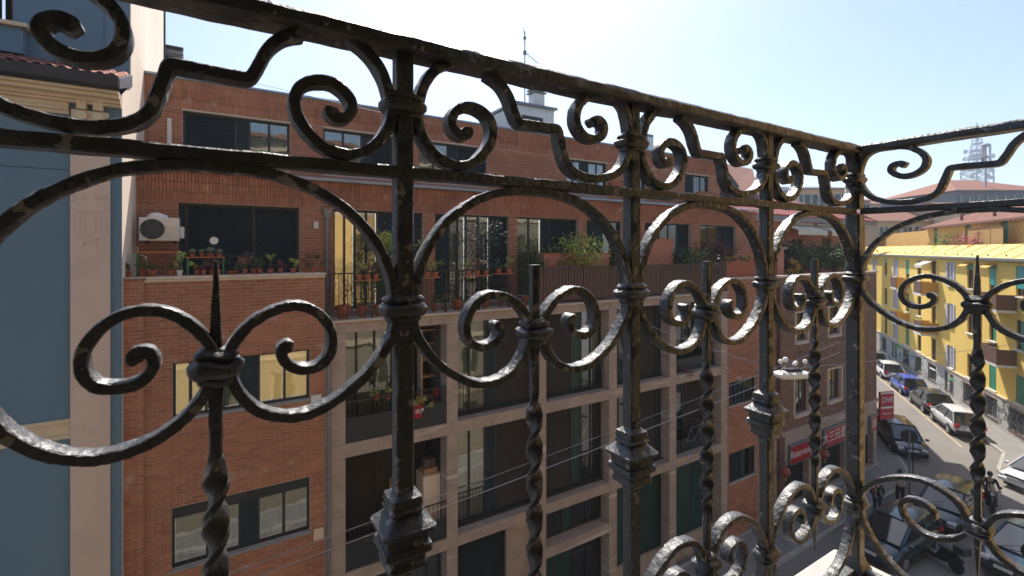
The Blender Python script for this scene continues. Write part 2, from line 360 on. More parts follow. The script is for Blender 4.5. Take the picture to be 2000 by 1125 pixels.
def window(root, X0, X1, Z0, Z1, Y, segs, fr=m_dark, fw=.05, name='window', sill=None, bars=True):
    """segs: (fraction0, fraction1, kind). kinds: g* glazed (p pale, b brown, y yellow, d dark, l painted reflection), s/b/n roller shutters, k dark panel, o open dark"""
    f = MB(); W = X1-X0
    f.box((X0,Y,Z0),(X0+fw,Y+.07,Z1)); f.box((X1-fw,Y,Z0),(X1,Y+.07,Z1))
    f.box((X0+fw,Y,Z0),(X1-fw,Y+.07,Z0+fw)); f.box((X0+fw,Y,Z1-fw),(X1-fw,Y+.07,Z1))
    for a, b, k in segs[:-1]:
        x = X0 + W*b; f.box((x-fw*.5,Y+.002,Z0+fw),(x+fw*.5,Y+.068,Z1-fw))
    wo_ = obj(name, f, fr, root)
    for a, b, k in segs:
        x0 = X0 + W*a + (fw if a == 0 else fw*.5); x1 = X0 + W*b - (fw if b == 1 else fw*.5); z0, z1 = Z0+fw, Z1-fw
        if k[0] == 'g':
            m_glass = MATS['window_glass']
            if x1-x0 > .5 and bars:
                c = (x0+x1)/2; obj('mullion', MB().box((c-.03,Y+.005,z0),(c+.03,Y+.06,z1)), fr, wo_)
                obj('pane', pane_mb(x0,c-.03,z0,z1,Y+.03), m_glass, wo_); obj('pane', pane_mb(c+.03,x1,z0,z1,Y+.032), m_glass, wo_)
            else: obj('pane', pane_mb(x0,x1,z0,z1,Y+.03), m_glass, wo_)
            cm = {'p':m_curt,'b':m_curtb,'y':m_curty,'d':m_inner,'l':m_refl}[k[1] if len(k) > 1 else 'd']
            c = MB(); n = max(4, int((x1-x0)/.03)); pts = [(x0+(x1-x0)*i/n, Y+.14+.007*math.sin(i*1.1)+.006*math.sin(i*.4)) for i in range(n+1)]
            for i in range(n): c.quad((*pts[i], z0), (*pts[i+1], z0), (*pts[i+1], z1), (*pts[i], z1))
            obj('curtain_or_reflection' if k[1:] not in ('d','') else 'room_shade', c, cm, wo_, smooth=True)
        elif k in 'sbn':
            c = MB(); z = z0; 
            while z < z1-.005:
                zt = min(z+.052, z1)
                c.loft([[(x0,Y+.05,z),(x0,Y+.028,z+.012),(x0,Y+.03,zt-.012),(x0,Y+.05,zt-.002)],[(x1,Y+.05,z),(x1,Y+.028,z+.012),(x1,Y+.03,zt-.012),(x1,Y+.05,zt-.002)]], cap=True)
                z += .054
            obj('room_shade', MB().box((x0,Y+.055,z0),(x1,Y+.065,z1)), m_inner, wo_)
            obj('roller_shutter', c, {'s':m_shut,'b':m_shutb,'n':m_green}[k], wo_)
        elif k == 'k': obj('panel', MB().box((x0,Y+.012,z0),(x1,Y+.05,z1)), m_shut, wo_, bev=.004)
        elif k == 'e': obj('panel', MB().box((x0,Y+.012,z0),(x1,Y+.05,z1)), m_green, wo_, bev=.004)
        else: obj('room_shade', MB().box((x0,Y+.5,z0),(x1,Y+.52,z1)), m_inner, wo_)
    if sill: obj('sill', MB().box((X0-.06,Y-sill,Z0-.05),(X1+.06,Y-.002,Z0-.002)), m_zinc if sill < .2 else m_stone, wo_, bev=.004)
    return wo_
def rail_bars(root, X0, X1, Z0, Z1, Y, m=m_black, pitch=.11, r_=.008, name='balustrade', top=.03):
    mb = MB(); mb.box((X0,Y-.015,Z1-top),(X1,Y+.015,Z1)); mb.box((X0,Y-.01,Z0),(X1,Y+.01,Z0+.02))
    n = max(1, int((X1-X0)/pitch))
    for i in range(n+1):
        x = X0 + (X1-X0)*i/n; x = min(max(x, X0+r_), X1-r_); mb.box((x-r_,Y-r_,Z0+.02),(x+r_,Y+r_,Z1-top))
    return obj(name, mb, m, root)

# ------------------------------------------------------------------ brick and stone apartment building
BB = thing('apartment_building', 'long red brick apartment building across the street with stone grid and roof terraces', 'building', (8, FP, G), world=True)
XG0, XG1 = ax(645, FP), ax(1421, FP)        # stone grid
XD1 = ax(1513, FP)                           # end of the brick house
ZS = -1.8; ZB2 = -4.83; ZB3 = -8.03
PB = 13.9; PC = 15.3
XP = ax(282, FP)                             # edge of the pier
# block A: brick wall with two wide windows
wa = (ax(337,FP), ax(605,FP), az(337,819,FP), az(337,709,FP))
wb = (ax(335,FP), ax(605,FP), az(335,1115,FP), az(335,994,FP))
wc = (wa[0], wa[1], wb[2]-3.15, wb[3]-3.15)
ZP = -.60                                    # parapet top of block A
mb = MB(); wall_holes(mb, XA, XG0-.12, G, ZP, FP+.010, .35, [wa, wb, wc]); obj('mortar_wall', mb, m_mortar, BB)
lst = bricks(XP+.005, XG0-.12, G, ZP-.075, FP, [wa, wb, wc])
pier = bricks(XA, XP-.005, G, ZP-.005, FP-.06, [], L=.25)
obj('mortar_pier', MB().box((XA, FP-.052, G), (XP-.008, FP+.3, ZP-.008)), m_mortar, BB)
# the 300 bricks that show largest become parts; the rest one joined part
near = sorted(lst, key=lambda b: abs(b[2]+2.6) + abs(b[0]-.4)*.3)
pick = [b for b in near if abs((b[1]-b[0])-.25) < .002 and abs(b[3]-b[2]-.063) < .001][:300]
ps = set(pick)
me = MB().box((-.125, 0, 0), (.125, .024, .063)); bo = obj('brick', me, m_brick, BB, world=False)
L0 = Vector((8, FP, G))
first = True
for b in pick:
    loc = Vector(((b[0]+b[1])/2, FP+b[4], b[2])) - L0
    if first: bo.location = loc; first = False
    else: inst('brick', bo.data, BB, loc)
obj('brickwork', brick_mesh([b for b in lst if b not in ps], FP), m_brick, BB, kind='stuff')
obj('pier_brickwork', brick_mesh(pier, FP-.06, .03), m_brick, BB, kind='stuff')
obj('pier_cap', MB().box((XA-.01, FP-.10, ZP), (XP+.02, FP+.5, ZP+.035)), m_stone, BB, bev=.005)
obj('parapet_coping', MB().box((XP+.024, FP-.05, ZP-.025), (XG0-.10, FP+.62, ZP+.03)), m_stone_lt, BB, bev=.006)
obj('parapet_string_course', MB().box((XP, FP-.03, ZP-.075), (XG0-.12, FP+.02, ZP-.029)), m_trim, BB, bev=.004)
obj('terrace_ledge', MB().box((XA, FP+.35, ZP-.12), (XG0-.12, FP+.75, ZP-.03)), m_stone, BB)
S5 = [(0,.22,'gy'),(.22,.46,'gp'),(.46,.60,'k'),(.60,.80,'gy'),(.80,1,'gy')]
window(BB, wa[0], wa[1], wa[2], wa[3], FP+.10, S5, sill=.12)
window(BB, wb[0], wb[1], wb[2], wb[3]-.22, FP+.10, [(0,.46,'gb'),(.46,.60,'k'),(.60,1,'gb')], sill=.12)
obj('shutter_box', MB().box((wb[0]+.01,FP+.08,wb[3]-.215),(wb[1]-.01,FP+.2,wb[3]-.005)), m_dark, BB, bev=.006)
window(BB, wc[0], wc[1], wc[2], wc[3], FP+.10, [(0,.46,'gb'),(.46,.60,'k'),(.60,1,'s')], sill=.12)
# rain pipe at the joint of brick and stone
mb = MB(); xp = ax(641, FP)
mb.tube([(xp, FP-.06, G), (xp, FP-.06, ZS-.2)], .045, 10); 
for z in (-10.5,-8,-5.6,-3.4): mb.box((xp-.055, FP-.115, z), (xp+.055, FP, z+.03))
obj('rain_pipe', mb, m_grey, BB, smooth=True)
# stone grid: columns and beams
cols = [(645,675),(873,894),(1053,1067),(1190,1205),(1308,1321),(1409,1421)]
CX = [(ax(a, FP), ax(b, FP)) for a, b in cols]
for (a, b) in CX:
    for z0, z1 in ((G, ZB3-.32),(ZB3, ZB2-.34),(ZB2, ZS-.27)):
        h = (z1-z0); n = 2
        for k in range(n):
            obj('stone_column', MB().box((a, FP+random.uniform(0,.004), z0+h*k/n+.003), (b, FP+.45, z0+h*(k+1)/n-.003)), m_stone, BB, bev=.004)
def beam(z0, z1, a, b, name='stone_beam', y=.0):
    n = max(1, round((b-a)/1.35))
    for k in range(n):
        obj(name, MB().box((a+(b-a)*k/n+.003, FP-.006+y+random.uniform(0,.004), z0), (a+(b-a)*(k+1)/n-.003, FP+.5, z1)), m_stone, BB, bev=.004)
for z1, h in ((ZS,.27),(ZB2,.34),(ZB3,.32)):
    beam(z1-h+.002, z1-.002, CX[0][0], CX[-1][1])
obj('terrace_lip', MB().box((XG0-.02, FP-.09, ZS+.002), (XG1+.02, FP+.3, ZS+.05)), m_stone_lt, BB, bev=.006)
for z in (ZS, ZB2, ZB3):
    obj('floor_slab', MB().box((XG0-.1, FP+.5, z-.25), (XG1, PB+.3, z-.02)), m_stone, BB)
beam(-9.75, -9.43, CX[2][1], CX[3][0]); beam(-10.2,-9.9, CX[0][1], CX[1][0])
pw = MB().quad((XG0,FP+2.2,G),(XD1,FP+2.2,G),(XD1,FP+2.2,ZS),(XG0,FP+2.2,ZS))
for (a, b) in CX: pw.box((a+.02,FP+.46,G),(b-.02,FP+2.19,ZS-.05))
pw.quad((XG0-.3,FP+.37,G),(XG0-.3,FP+2.2,G),(XG0-.3,FP+2.2,ZS),(XG0-.3,FP+.37,ZS)).box((XG0-.125,FP+.0,G),(XG0-.002,FP+.4,ZS-.05))
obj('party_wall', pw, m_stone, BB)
ibk = MB().quad((XA+.3,FP+1.2,G),(XG0-.3,FP+1.2,G),(XG0-.3,FP+1.2,ZP-.2),(XA+.3,FP+1.2,ZP-.2)).quad((XA+.3,PB+1.0,ZS),(X3E_,PB+1.0,ZS),(X3E_,PB+1.0,1.9),(XA+.3,PB+1.0,1.9)).quad((XA+.3,PC+.9,1.9),(X3E_-1,PC+.9,1.9),(X3E_-1,PC+.9,4.3),(XA+.3,PC+.9,4.3)).quad((XA,FP+.3,ZP-.13),(X3E_,FP+.3,ZP-.13),(X3E_,PB+1,ZP-.13),(XA,PB+1,ZP-.13)) if False else MB()
# back wall behind the grid bays, then the windows in them
YB = FP+.42
def bay(i): return CX[i][1], CX[i+1][0]
def bayf(i, px0, px1): return ax(px0, YB), ax(px1, YB)
for fl, (z0, z1) in enumerate(((ZB2, ZS-.27), (ZB3, ZB2-.34), (G, ZB3-.32))):
    for i in range(5):
        a, b = bay(i)
        if fl < 2:
            if i == 0:                                   # loggia
                lg = MB(); Yb = FP+1.6
                lg.quad((a,Yb,z0),(b,Yb,z0),(b,Yb,z1),(a,Yb,z1)); lg.box((a-.02,FP+.45,z0),(a,Yb,z1)); lg.box((b,FP+.45,z0),(b+.02,Yb,z1))
                obj('loggia_wall', lg, m_shutb if fl else m_curtb, BB)
                if fl == 0: window(BB, a+.08, a+1.5, z0+.1, z1-.1, FP+1.0, [(0,.30,'gl'),(.30,1,'gl')], bars=True); window(BB, a+1.5, b-.2, z0+.05, z1-.1, FP+1.45, [(0,.5,'o'),(.5,1,'s')])
                else: window(BB, a+.05, b-.9, z0+.05, z1-.05, FP+1.3, [(0,.62,'b'),(.62,1,'o')])
                obj('balcony_panel', MB().box((a,FP+.03,z0+.02),(b,FP+.05,z0+(.62 if fl == 0 else .55))), m_dark, BB)
                rail_bars(BB, a, b, z0+.02, z0+1.02, FP+.09, pitch=.12)
            elif i == 1:
                window(BB, a, b, z0+.02, z1, YB, [(0,.40,'gl'),(.40,.52,'k'),(.52,1,'b')], fw=.06)
                rail_bars(BB, a, a+(b-a)*.42, z0+.1, z0+1.0, YB-.12, pitch=.1, m=m_dark)
            elif i == 2:
                window(BB, a, b, z0+.02, z1, YB, [(0,.50,'b'),(.50,.66,'e'),(.66,1,'gl')], fw=.06)
                rail_bars(BB, a+(b-a)*.62, b, z0+.1, z0+1.0, YB-.12, pitch=.1, m=m_dark)
            elif i == 3:
                window(BB, a, b, z0+.02, z1, YB, [(0,.34,'gl'),(.34,.52,'e'),(.52,.9,'b'),(.9,1,'k')], fw=.06)
                rail_bars(BB, a, a+(b-a)*.4, z0+.1, z0+1.0, YB-.12, pitch=.1, m=m_green)
            else:
                window(BB, a, b, z0+.02, z1, YB+.3, [(0,.45,'gd'),(.45,1,'gp' if fl == 0 else 'b')], fw=.06)
                obj('balcony_panel', MB().box((a,YB-.1,z0+.02),(b,YB-.07,z0+.5)), m_dark, BB); rail_bars(BB, a, b, z0+.02, z0+1.0, YB-.04, pitch=.12)
            obj('window_step', MB().box((a,FP+.30,z0-.01),(b,FP+.62,z0+.03)), m_shutb, BB)
        else:
            if i == 2:
                window(BB, a, b, -9.42, z1, YB, [(0,.36,'gd'),(.36,.5,'e'),(.5,1,'gb')]); window(BB, a, b, z0, -9.76, YB, [(0,.5,'e'),(.5,1,'gb')])
            elif i == 1:
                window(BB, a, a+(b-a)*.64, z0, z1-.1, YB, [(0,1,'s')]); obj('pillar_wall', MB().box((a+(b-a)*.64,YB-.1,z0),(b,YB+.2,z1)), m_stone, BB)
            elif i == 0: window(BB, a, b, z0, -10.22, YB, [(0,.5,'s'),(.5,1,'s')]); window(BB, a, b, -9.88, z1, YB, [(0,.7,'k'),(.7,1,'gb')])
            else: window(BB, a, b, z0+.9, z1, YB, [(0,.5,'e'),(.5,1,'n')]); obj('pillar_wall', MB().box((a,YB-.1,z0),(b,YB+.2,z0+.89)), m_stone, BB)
# block D brick bay to the right of the grid
wd1 = (ax(1424,FP), ax(1478,FP), az(1424,796,FP), az(1424,748,FP)); wd2 = (ax(1424,FP), ax(1478,FP), az(1424,948,FP), az(1424,888,FP))
hD = [wd1, wd2]
mb = MB(); wall_holes(mb, XG1, XD1, G, -1.25, FP+.01, .35, hD); obj('mortar_wall', mb, m_mortar, BB)
obj('brickwork', brick_mesh(bricks(XG1+.004, XD1, G, -1.26, FP, hD), FP), m_brick, BB, kind='stuff')
window(BB, *wd1, FP+.12, [(0,.3,'gp'),(.3,.6,'gd'),(.6,1,'gl')], sill=.1); window(BB, *wd2, FP+.12, [(0,.5,'s'),(.5,.65,'e'),(.65,1,'gd')], sill=.1)
obj('parapet_coping', MB().box((XG1-.02, FP-.04, -1.25), (XD1, FP+.4, -1.2)), m_stone_lt, BB, bev=.005)

# third floor, set back behind the terrace
zfb, zft = 1.14, 1.86
op3 = [(348,585),(652,827),(850,995),(1010,1130),(1146,1216),(1260,1350),(1368,1438)]
H3 = [(ax(a,PB), ax(b,PB), ZS+.1, zfb-.02) for a, b in op3]
X3E = ax(1475, PB)
mb = MB(); wall_holes(mb, XA, X3E, ZS-.2, zft, PB+.01, .3, H3); obj('mortar_wall', mb, m_mortar, BB)
obj('terrace_brickwork', brick_mesh(bricks(XA+.004, X3E, ZS-.02, zfb-.01, PB, H3), PB), m_brick, BB, kind='stuff')
# fascia of upright bricks in three courses over the openings
fas = []
for k in range(3):
    for b in bricks(XA+.004, X3E, zfb+k*.242, zfb+k*.242+.232, PB-.03 - .012*k, [], mode='stack', L=.058, H=.232, J=.013):
        fas.append((b[0], b[1], b[2], b[3], b[4] - .015*k))
obj('soldier_course', brick_mesh(fas, PB-.03, .04), m_brick, BB, kind='stuff')
obj('fascia_back', MB().box((XA, PB-.008, zfb-.012), (X3E, PB+.006, zft)), m_mortar, BB)
# zinc flashing and sloping metal strip above it, in sheets
n = 16
for k in range(n):
    x0 = XA + (X3E+.5-XA)*k/n; x1 = XA + (X3E+.5-XA)*(k+1)/n
    mb = MB(); z = random.uniform(-.003,.003)
    mb.loft([[(x0+.004,PB-.20,zft+.005),(x0+.004,PB-.20,zft+.085),(x0+.004,PC+.02,zft+.33+z),(x0+.004,PC+.02,zft+.26)], [(x1-.004,PB-.20,zft+.005),(x1-.004,PB-.20,zft+.085),(x1-.004,PC+.02,zft+.33+z),(x1-.004,PC+.02,zft+.26)]])
    obj('zinc_sheet', mb, m_zinc, BB, bev=.004)
# downpipe with hopper on the third floor
xp = ax(639, PB-.1)
mb = MB(); mb.tube([(xp,PB-.09,ZS),(xp,PB-.09,.95)], .05, 10); obj('rain_pipe', mb, m_grey, BB, smooth=True)
mb = MB(); mb.loft([[(xp-.06,PB-.15,.85),(xp+.06,PB-.15,.85),(xp+.06,PB-.03,.85),(xp-.06,PB-.03,.85)],[(xp-.13,PB-.20,1.12),(xp+.13,PB-.20,1.12),(xp+.13,PB-.03,1.12),(xp-.13,PB-.03,1.12)]]); obj('rain_hopper', mb, m_grey, BB)
obj('wall_lamp', MB().box((ax(617,PB)-.06,PB-.07,az(617,447,PB)), (ax(617,PB)+.06,PB-.002,az(617,447,PB)+.20)), m_white, BB, bev=.01)
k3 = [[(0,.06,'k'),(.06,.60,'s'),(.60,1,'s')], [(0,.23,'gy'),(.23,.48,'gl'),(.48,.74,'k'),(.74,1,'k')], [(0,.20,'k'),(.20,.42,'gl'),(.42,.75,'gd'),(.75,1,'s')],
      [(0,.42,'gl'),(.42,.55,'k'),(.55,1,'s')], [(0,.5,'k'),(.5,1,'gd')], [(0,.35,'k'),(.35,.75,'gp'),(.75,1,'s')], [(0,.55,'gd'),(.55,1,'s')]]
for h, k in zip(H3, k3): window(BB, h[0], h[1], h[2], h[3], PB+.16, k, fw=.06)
# fourth floor
zrt = 4.50
op4 = [((357,566), 219, 358), ((632,768), 250, 633), ((818,952), 275, 820), ((1107,1186), 309, 1110), ((1238,1262), 322, 1240), ((1338,1386), 335, 1340)]
H4 = [(ax(a,PC), ax(b,PC), 2.30, 3.68) for (a, b), y, x in op4]
X4E = ax(1405, PC)
mb = MB(); wall_holes(mb, XA, X4E, 2.0, zrt, PC+.01, .3, H4); obj('mortar_wall', mb, m_mortar, BB)
obj('upper_brickwork', brick_mesh(bricks(XA+.004, X4E, 2.1, 3.72, PC, H4), PC), m_brick, BB, kind='stuff')
fas = []
for k in range(3):
    for b in bricks(XA+.004, X4E, 3.74+k*.245, 3.74+k*.245+.235, PC, [], mode='stack', L=.058, H=.235, J=.013):
        fas.append((b[0], b[1], b[2], b[3], b[4] - (.02 if k == 1 else .0)))
obj('soldier_course', brick_mesh(fas, PC, .04), m_brick, BB, kind='stuff')
n = 14
for k in range(n):
    x0 = XA + (X4E-XA)*k/n; x1 = XA + (X4E-XA)*(k+1)/n
    obj('roof_edging', MB().box((x0+.003,PC-.09,zrt-.005),(x1-.003,PC+.5,zrt+.055)), m_zinc, BB, bev=.004)
obj('roof', MB().box((XA, PC+.35, zrt-.3), (X4E, 24, zrt-.01)), m_zinc, BB)
obj('end_wall', MB().box((X4E-.02, PC+.02, -1.5), (X4E+.1, 24, zrt-.02)), m_brick_dk, BB)
for h in H4: obj('lintel', MB().box((h[0]-.02,PC-.03,h[3]),(h[1]+.02,PC+.03,h[3]+.045)), m_stone_lt, BB, bev=.003)
k4 = [[(0,.47,'s'),(.47,.60,'k'),(.60,1,'gp')], [(0,.54,'gp'),(.54,.66,'k'),(.66,1,'s')], [(0,.42,'gp'),(.42,.56,'k'),(.56,1,'s')], [(0,.36,'gd'),(.36,.56,'k'),(.56,1,'gp')], [(0,.5,'k'),(.5,1,'gd')], [(0,.4,'k'),(.4,1,'gp')]]
for h, k in zip(H4, k4): window(BB, h[0], h[1], h[2], h[3], PC+.12, k, fw=.06)
obj('vent_pipe', MB().box((ax(331,PC)-.05,PC-.05,2.1),(ax(331,PC)+.05,PC-.002,3.42)), m_white, BB, bev=.01)
# small plates on the lower wall
for x, y, s, m_ in ((617,781,.13,m_white),(622,1041,.13,m_trim)):
    p = at(x, y, FP); obj('meter_box', MB().box((p.x-s*.9,FP-.06,p.z-s),(p.x+s*.9,FP-.002,p.z+s)), m_, BB, bev=.006)

# ------------------------------------------------------------------ blue building
PBL = 12.0; PBU = 13.1
BL = thing('corner_house', 'blue plastered house at the left with cream pilaster and tiled eave', 'building', (-4, PBL, G), world=True)
XL = -9.0
zc = az(117,184,PBL)
mb = MB(); wall_holes(mb, XL, XA, G, 2.95, PBL, .3, [(-6.9,-5.6,-3.4,-1.2),(-6.9,-5.6,.2,2.2)]); obj('front_wall', mb, m_blue, BL)
obj('gable_wall', MB().quad((XA,PBL,G),(XA,34,G),(XA,34,2.0),(XA,PBL,2.0)).quad((XA,PBL,2.0),(XA,13.1,2.0),(XA,13.1,3.55),(XA,PBL,3.05)), m_cream2, BL)
window(BL, -6.9,-5.6,-3.4,-1.2,PBL+.15,[(0,.5,'gp'),(.5,1,'gp')]); window(BL, -6.9,-5.6,.2,2.2,PBL+.15,[(0,.5,'gp'),(.5,1,'gp')])
XQ0, XQ1 = ax(137,PBL-.06), ax(215,PBL-.06)
obj('pilaster', MB().box((XQ0,PBL-.06,G),(XQ1,PBL-.001,az(175,245,PBL))), m_cream, BL, bev=.006)
# capital: block, volutes, dentils
zk = az(175,245,PBL)
obj('capital', MB().box((XQ0-.03,PBL-.09,zk+.002),(XQ1+.03,PBL-.001,zk+.07)).box((XQ0+.02,PBL-.10,zk+.07),(XQ1-.02,PBL-.001,zk+.26)), m_trim, BL, bev=.008)
for xc in (XQ0+.17, XQ1-.17):
    v = MB(); Mx = Matrix.Rotation(R(90), 4, 'X')
    v.lathe((xc, PBL-.11, zk+.16), [(0,-.05),(.05,-.05),(.085,-.04),(.09,0),(.085,.04),(.04,.05)], 18, Mx)
    obj('volute', v, m_trim, BL, smooth=True)
    obj('bracket', MB().box((xc-.075,PBL-.16,zk+.27),(xc+.075,PBL-.001,zk+.52)), m_trim, BL, bev=.02)
# relief ornament on the pilaster: loops and tassels
def relief(pts, r_=.009):
    return MB().tube([(p[0], PBL-.064, p[1]) for p in pts], r_, 6)
xc = (XQ0+XQ1)/2; z0 = az(178,395,PBL)
rel = MB()
for s in (-1, 1):
    rel.tube([(xc+s*(.30*math.sin(a)), PBL-.064, z0-.06-.13*math.cos(a)) for a in [i*.3 for i in range(0,11)]], .008, 6)
    for k in (0, 1):
        rel.tube([(xc+s*(.10+.12*k)+.028*math.cos(a)*(1-a/9), PBL-.064, z0+.10+.028*math.sin(a)) for a in [i*.6 for i in range(10)]], .008, 6)
    for dx in (.07,.15,.23): rel.box((xc+s*dx-.006,PBL-.068,z0-.62),(xc+s*dx+.006,PBL-.058,z0-.2))
    rel.tube([(xc+s*(.13+.055*math.cos(a)), PBL-.064, z0-.70-.04*a/2+.05*math.sin(a)) for a in [i*.55 for i in range(10)]], .010, 6)
rel.tube([(xc+.0, PBL-.064, z0-.62-.03*i) for i in range(8)], [.008,.008,.010,.013,.018,.020,.014,.006], 6)
for k in range(5):
    for j in range(2): rel.box((xc-.25+k*.115,PBL-.066,z0+.40+j*.14),(xc-.22+k*.115,PBL-.058,z0+.46+j*.14))
obj('relief_ornament', rel, m_cream, BL, smooth=True, kind='stuff')
# cornice steps
zb = az(60,216,PBL)
for (dz0, dz1, pr) in ((0,.07,.05),(.072,.12,.09),(.122,.22,.07),(.222,.27,.14),(.272,.34,.20),(.342,.41,.34),(.412,.47,.42)):
    obj('cornice_moulding', MB().box((XL,PBL-pr,zb+dz0),(XQ0-.02 if dz1 < .23 else XA+.0,PBL-.002,zb+dz1)), m_trim, BL, bev=.008)
zg = zb+.472
g = MB(); g.loft([[(x,PBL-.44,zg-.02),(x,PBL-.56,zg+.04),(x,PBL-.58,zg+.24),(x,PBL-.54,zg+.25),(x,PBL-.42,zg+.20)] for x in (XL, XA+.02)]); obj('gutter', g, m_gutter, BL, bev=.01)
obj('verge_board', MB().loft([[(XA-.02,PBL-.46,zg+.03),(XA-.02,PBL-.46,zg+.22),(XA-.02,PBU-.02,zg+.76),(XA-.02,PBU-.02,zg+.50)],[(XA+.03,PBL-.46,zg+.03),(XA+.03,PBL-.46,zg+.22),(XA+.03,PBU-.02,zg+.76),(XA+.03,PBU-.02,zg+.50)]]), m_zinc, BL)
# lower band
zl = az(90,862,PBL)
for (a_, b_, pr) in ((0,.07,.05),(.072,.30,.03),(.302,.37,.06)):
    obj('string_course', MB().box((XL,PBL-pr,zl+a_),(XQ0-.002,PBL-.001,zl+b_)), m_trim, BL, bev=.006)
obj('wall_joint', MB().box((XL,PBL-.004,az(60,328,PBL)),(XQ0-.002,PBL-.0005,az(60,328,PBL)+.012)), m_gutter, BL)
# eave tiles
PBU = 13.1
tl = MB().lathe((0,0,0), [(.075,0),(.062,.42)], 10, Matrix.Rotation(R(90), 4, 'X'), cap=False)
tl.v = [(x, -y, z) for x, y, z in tl.v]
keep = MB(); 
for f in tl.f:
    if all(tl.v[i][2] > -.02 for i in f): keep.add([tl.v[i] for i in f], [tuple(range(len(f)))])
to = obj('roof_tile', keep, m_tile, BL, smooth=True, world=False); tm = to.data; fst = True
nx = int((XA-XL)/.17); L0 = Vector(WLOC[BL.name]); cnt = 0
for r_ in range(4):
    for i in range(nx):
        x = XA-.08-i*.17
        if x < -5.6: continue
        y = PBL-.50+r_*.33; z = zg+.22+r_*.115
        loc = Vector((x, y, z)) - L0
        if fst: o = to; fst = False
        else: o = bpy.data.objects.new('roof_tile', tm); COL.objects.link(o); o.parent = BL
        o.location = loc; o.rotation_euler = (R(19)+random.uniform(-.02,.02), 0, random.uniform(-.03,.03))
obj('roof_bed', MB().quad((XL,PBL-.48,zg+.19),(XA,PBL-.48,zg+.19),(XA,PBU+.1,zg+.73),(XL,PBU+.1,zg+.73)), m_tile, BL)
# upper wall with a window and a planter ledge
XU0, XU1 = ax(-60,PBU), ax(26,PBU)
zu0, zu1 = az(13,48,PBU), 7.4
mb = MB(); wall_holes(mb, XL, XA-.02, zg+.2, 8.0, PBU, .25, [(XU0, XU1, zu0, zu1)]); obj('upper_wall', mb, m_blue, BL)
obj('upper_pilaster', MB().box((ax(206,PBU),PBU-.03,zg+.5),(ax(252,PBU),PBU-.001,8)), m_blue, BL)
window(BL, XU0, XU1, zu0, zu1, PBU+.1, [(0,.5,'o'),(.5,1,'o')], fr=m_brn)
obj('window_ledge', MB().box((XU0-.2,PBU-.35,zu0-.10),(XU1+.28,PBU-.002,zu0-.02)), m_trim, BL, bev=.01)
obj('ledge_support', MB().box((XU0-.2,PBU-.26,zu0-.60),(XU1+.20,PBU-.002,zu0-.102)), m_blue, BL, bev=.01)
# roof line of the gable and vent box
g = MB(); g.loft([[(XA+.02,PBL+.2,3.1),(XA+.14,PBL+.2,3.1),(XA+.14,34,10.4),(XA+.02,34,10.4)], [(XA+.02,PBL+.2,3.2),(XA+.14,PBL+.2,3.2),(XA+.14,34,10.52),(XA+.02,34,10.52)]])
obj('rooftop_wall', MB().box((XL,PBU+.3,8.0),(XA-.02,20.8,8.2)), m_tile_far, BL)
obj('gable_upper', MB().box((XA-.25,PBU+.001,2.0),(XA+.0,20.3,11.5)), m_cream2, BL)
obj('verge_flashing', MB().box((XA-.06,20.302,4),(XA+.05,20.42,11.5)), m_gutter, BL)
vb = thing('rooftop_unit', 'grey louvred ventilation box on the roof beside the cream gable wall', 'vent', (ax(338,20.6),20.6,az(338,124,20.6)-1.6), world=True)
q0 = at(320,124,20.6); q1 = at(356,90,20.6)
obj('casing', MB().box((q0.x,20.7,q0.z-1.8),(q1.x,21.6,q1.z)), m_grey, vb, bev=.02)
for k in range(4):
    z = q0.z + (q1.z-q0.z)*(k+.3)/4; obj('louvre', MB().box((q0.x-.02,20.62,z),(q1.x+.03,20.78,z+.09)), m_black if k % 2 else m_grey, vb, bev=.01)
# ------------------------------------------------------------------ the wrought iron balcony railing (built large, in the foreground)
RY = .5635                                  # plane of the long side
PW = .387; X00 = .191                       # post spacing and first post
XC = X00 + 3*PW                             # corner
PW2 = .452
RAIL = thing('balcony_railing', 'black wrought iron balcony railing with scrolls and twisted bars in the foreground', 'railing', (0, 0, 0))
RG = random.Random(3)
def M1(a, b, z): return Vector((a, RY + b, z))              # long side: a = world X, b outwards
def M2(a, b, z): return Vector((XC + b, RY - a, z))         # short side: a = distance from the corner
def uz(x, y):                                                # pixel on the long side to (u, z)
    p = at(x, y, RY); return ((p.x - X00)/PW, p.z)
def spline(pts, n=10, closed=False):
    P = [Vector(p) for p in pts]; out = []
    for i in range(len(P)-1):
        p0 = P[max(i-1,0)]; p1 = P[i]; p2 = P[i+1]; p3 = P[min(i+2,len(P)-1)]
        for k in range(n):
            t = k/n
            out.append(.5*((2*p1)+(p2-p0)*t+(2*p0-5*p1+4*p2-p3)*t*t+(3*p1-3*p2+3*p0*-1+p3+ (p0*2 - p0*2))*0 + (-p0+3*p1-3*p2+p3)*t**3))
    out.append(P[-1]); return out
def resample(P, step):
    out = [P[0]]; acc = 0
    for i in range(1, len(P)):
        d = (P[i]-out[-1]).length
        while d >= step:
            out.append(out[-1] + (P[i]-out[-1])*(step/d)); d = (P[i]-out[-1]).length
    if (out[-1]-P[-1]).length > step*.3: out.append(P[-1])
    return out
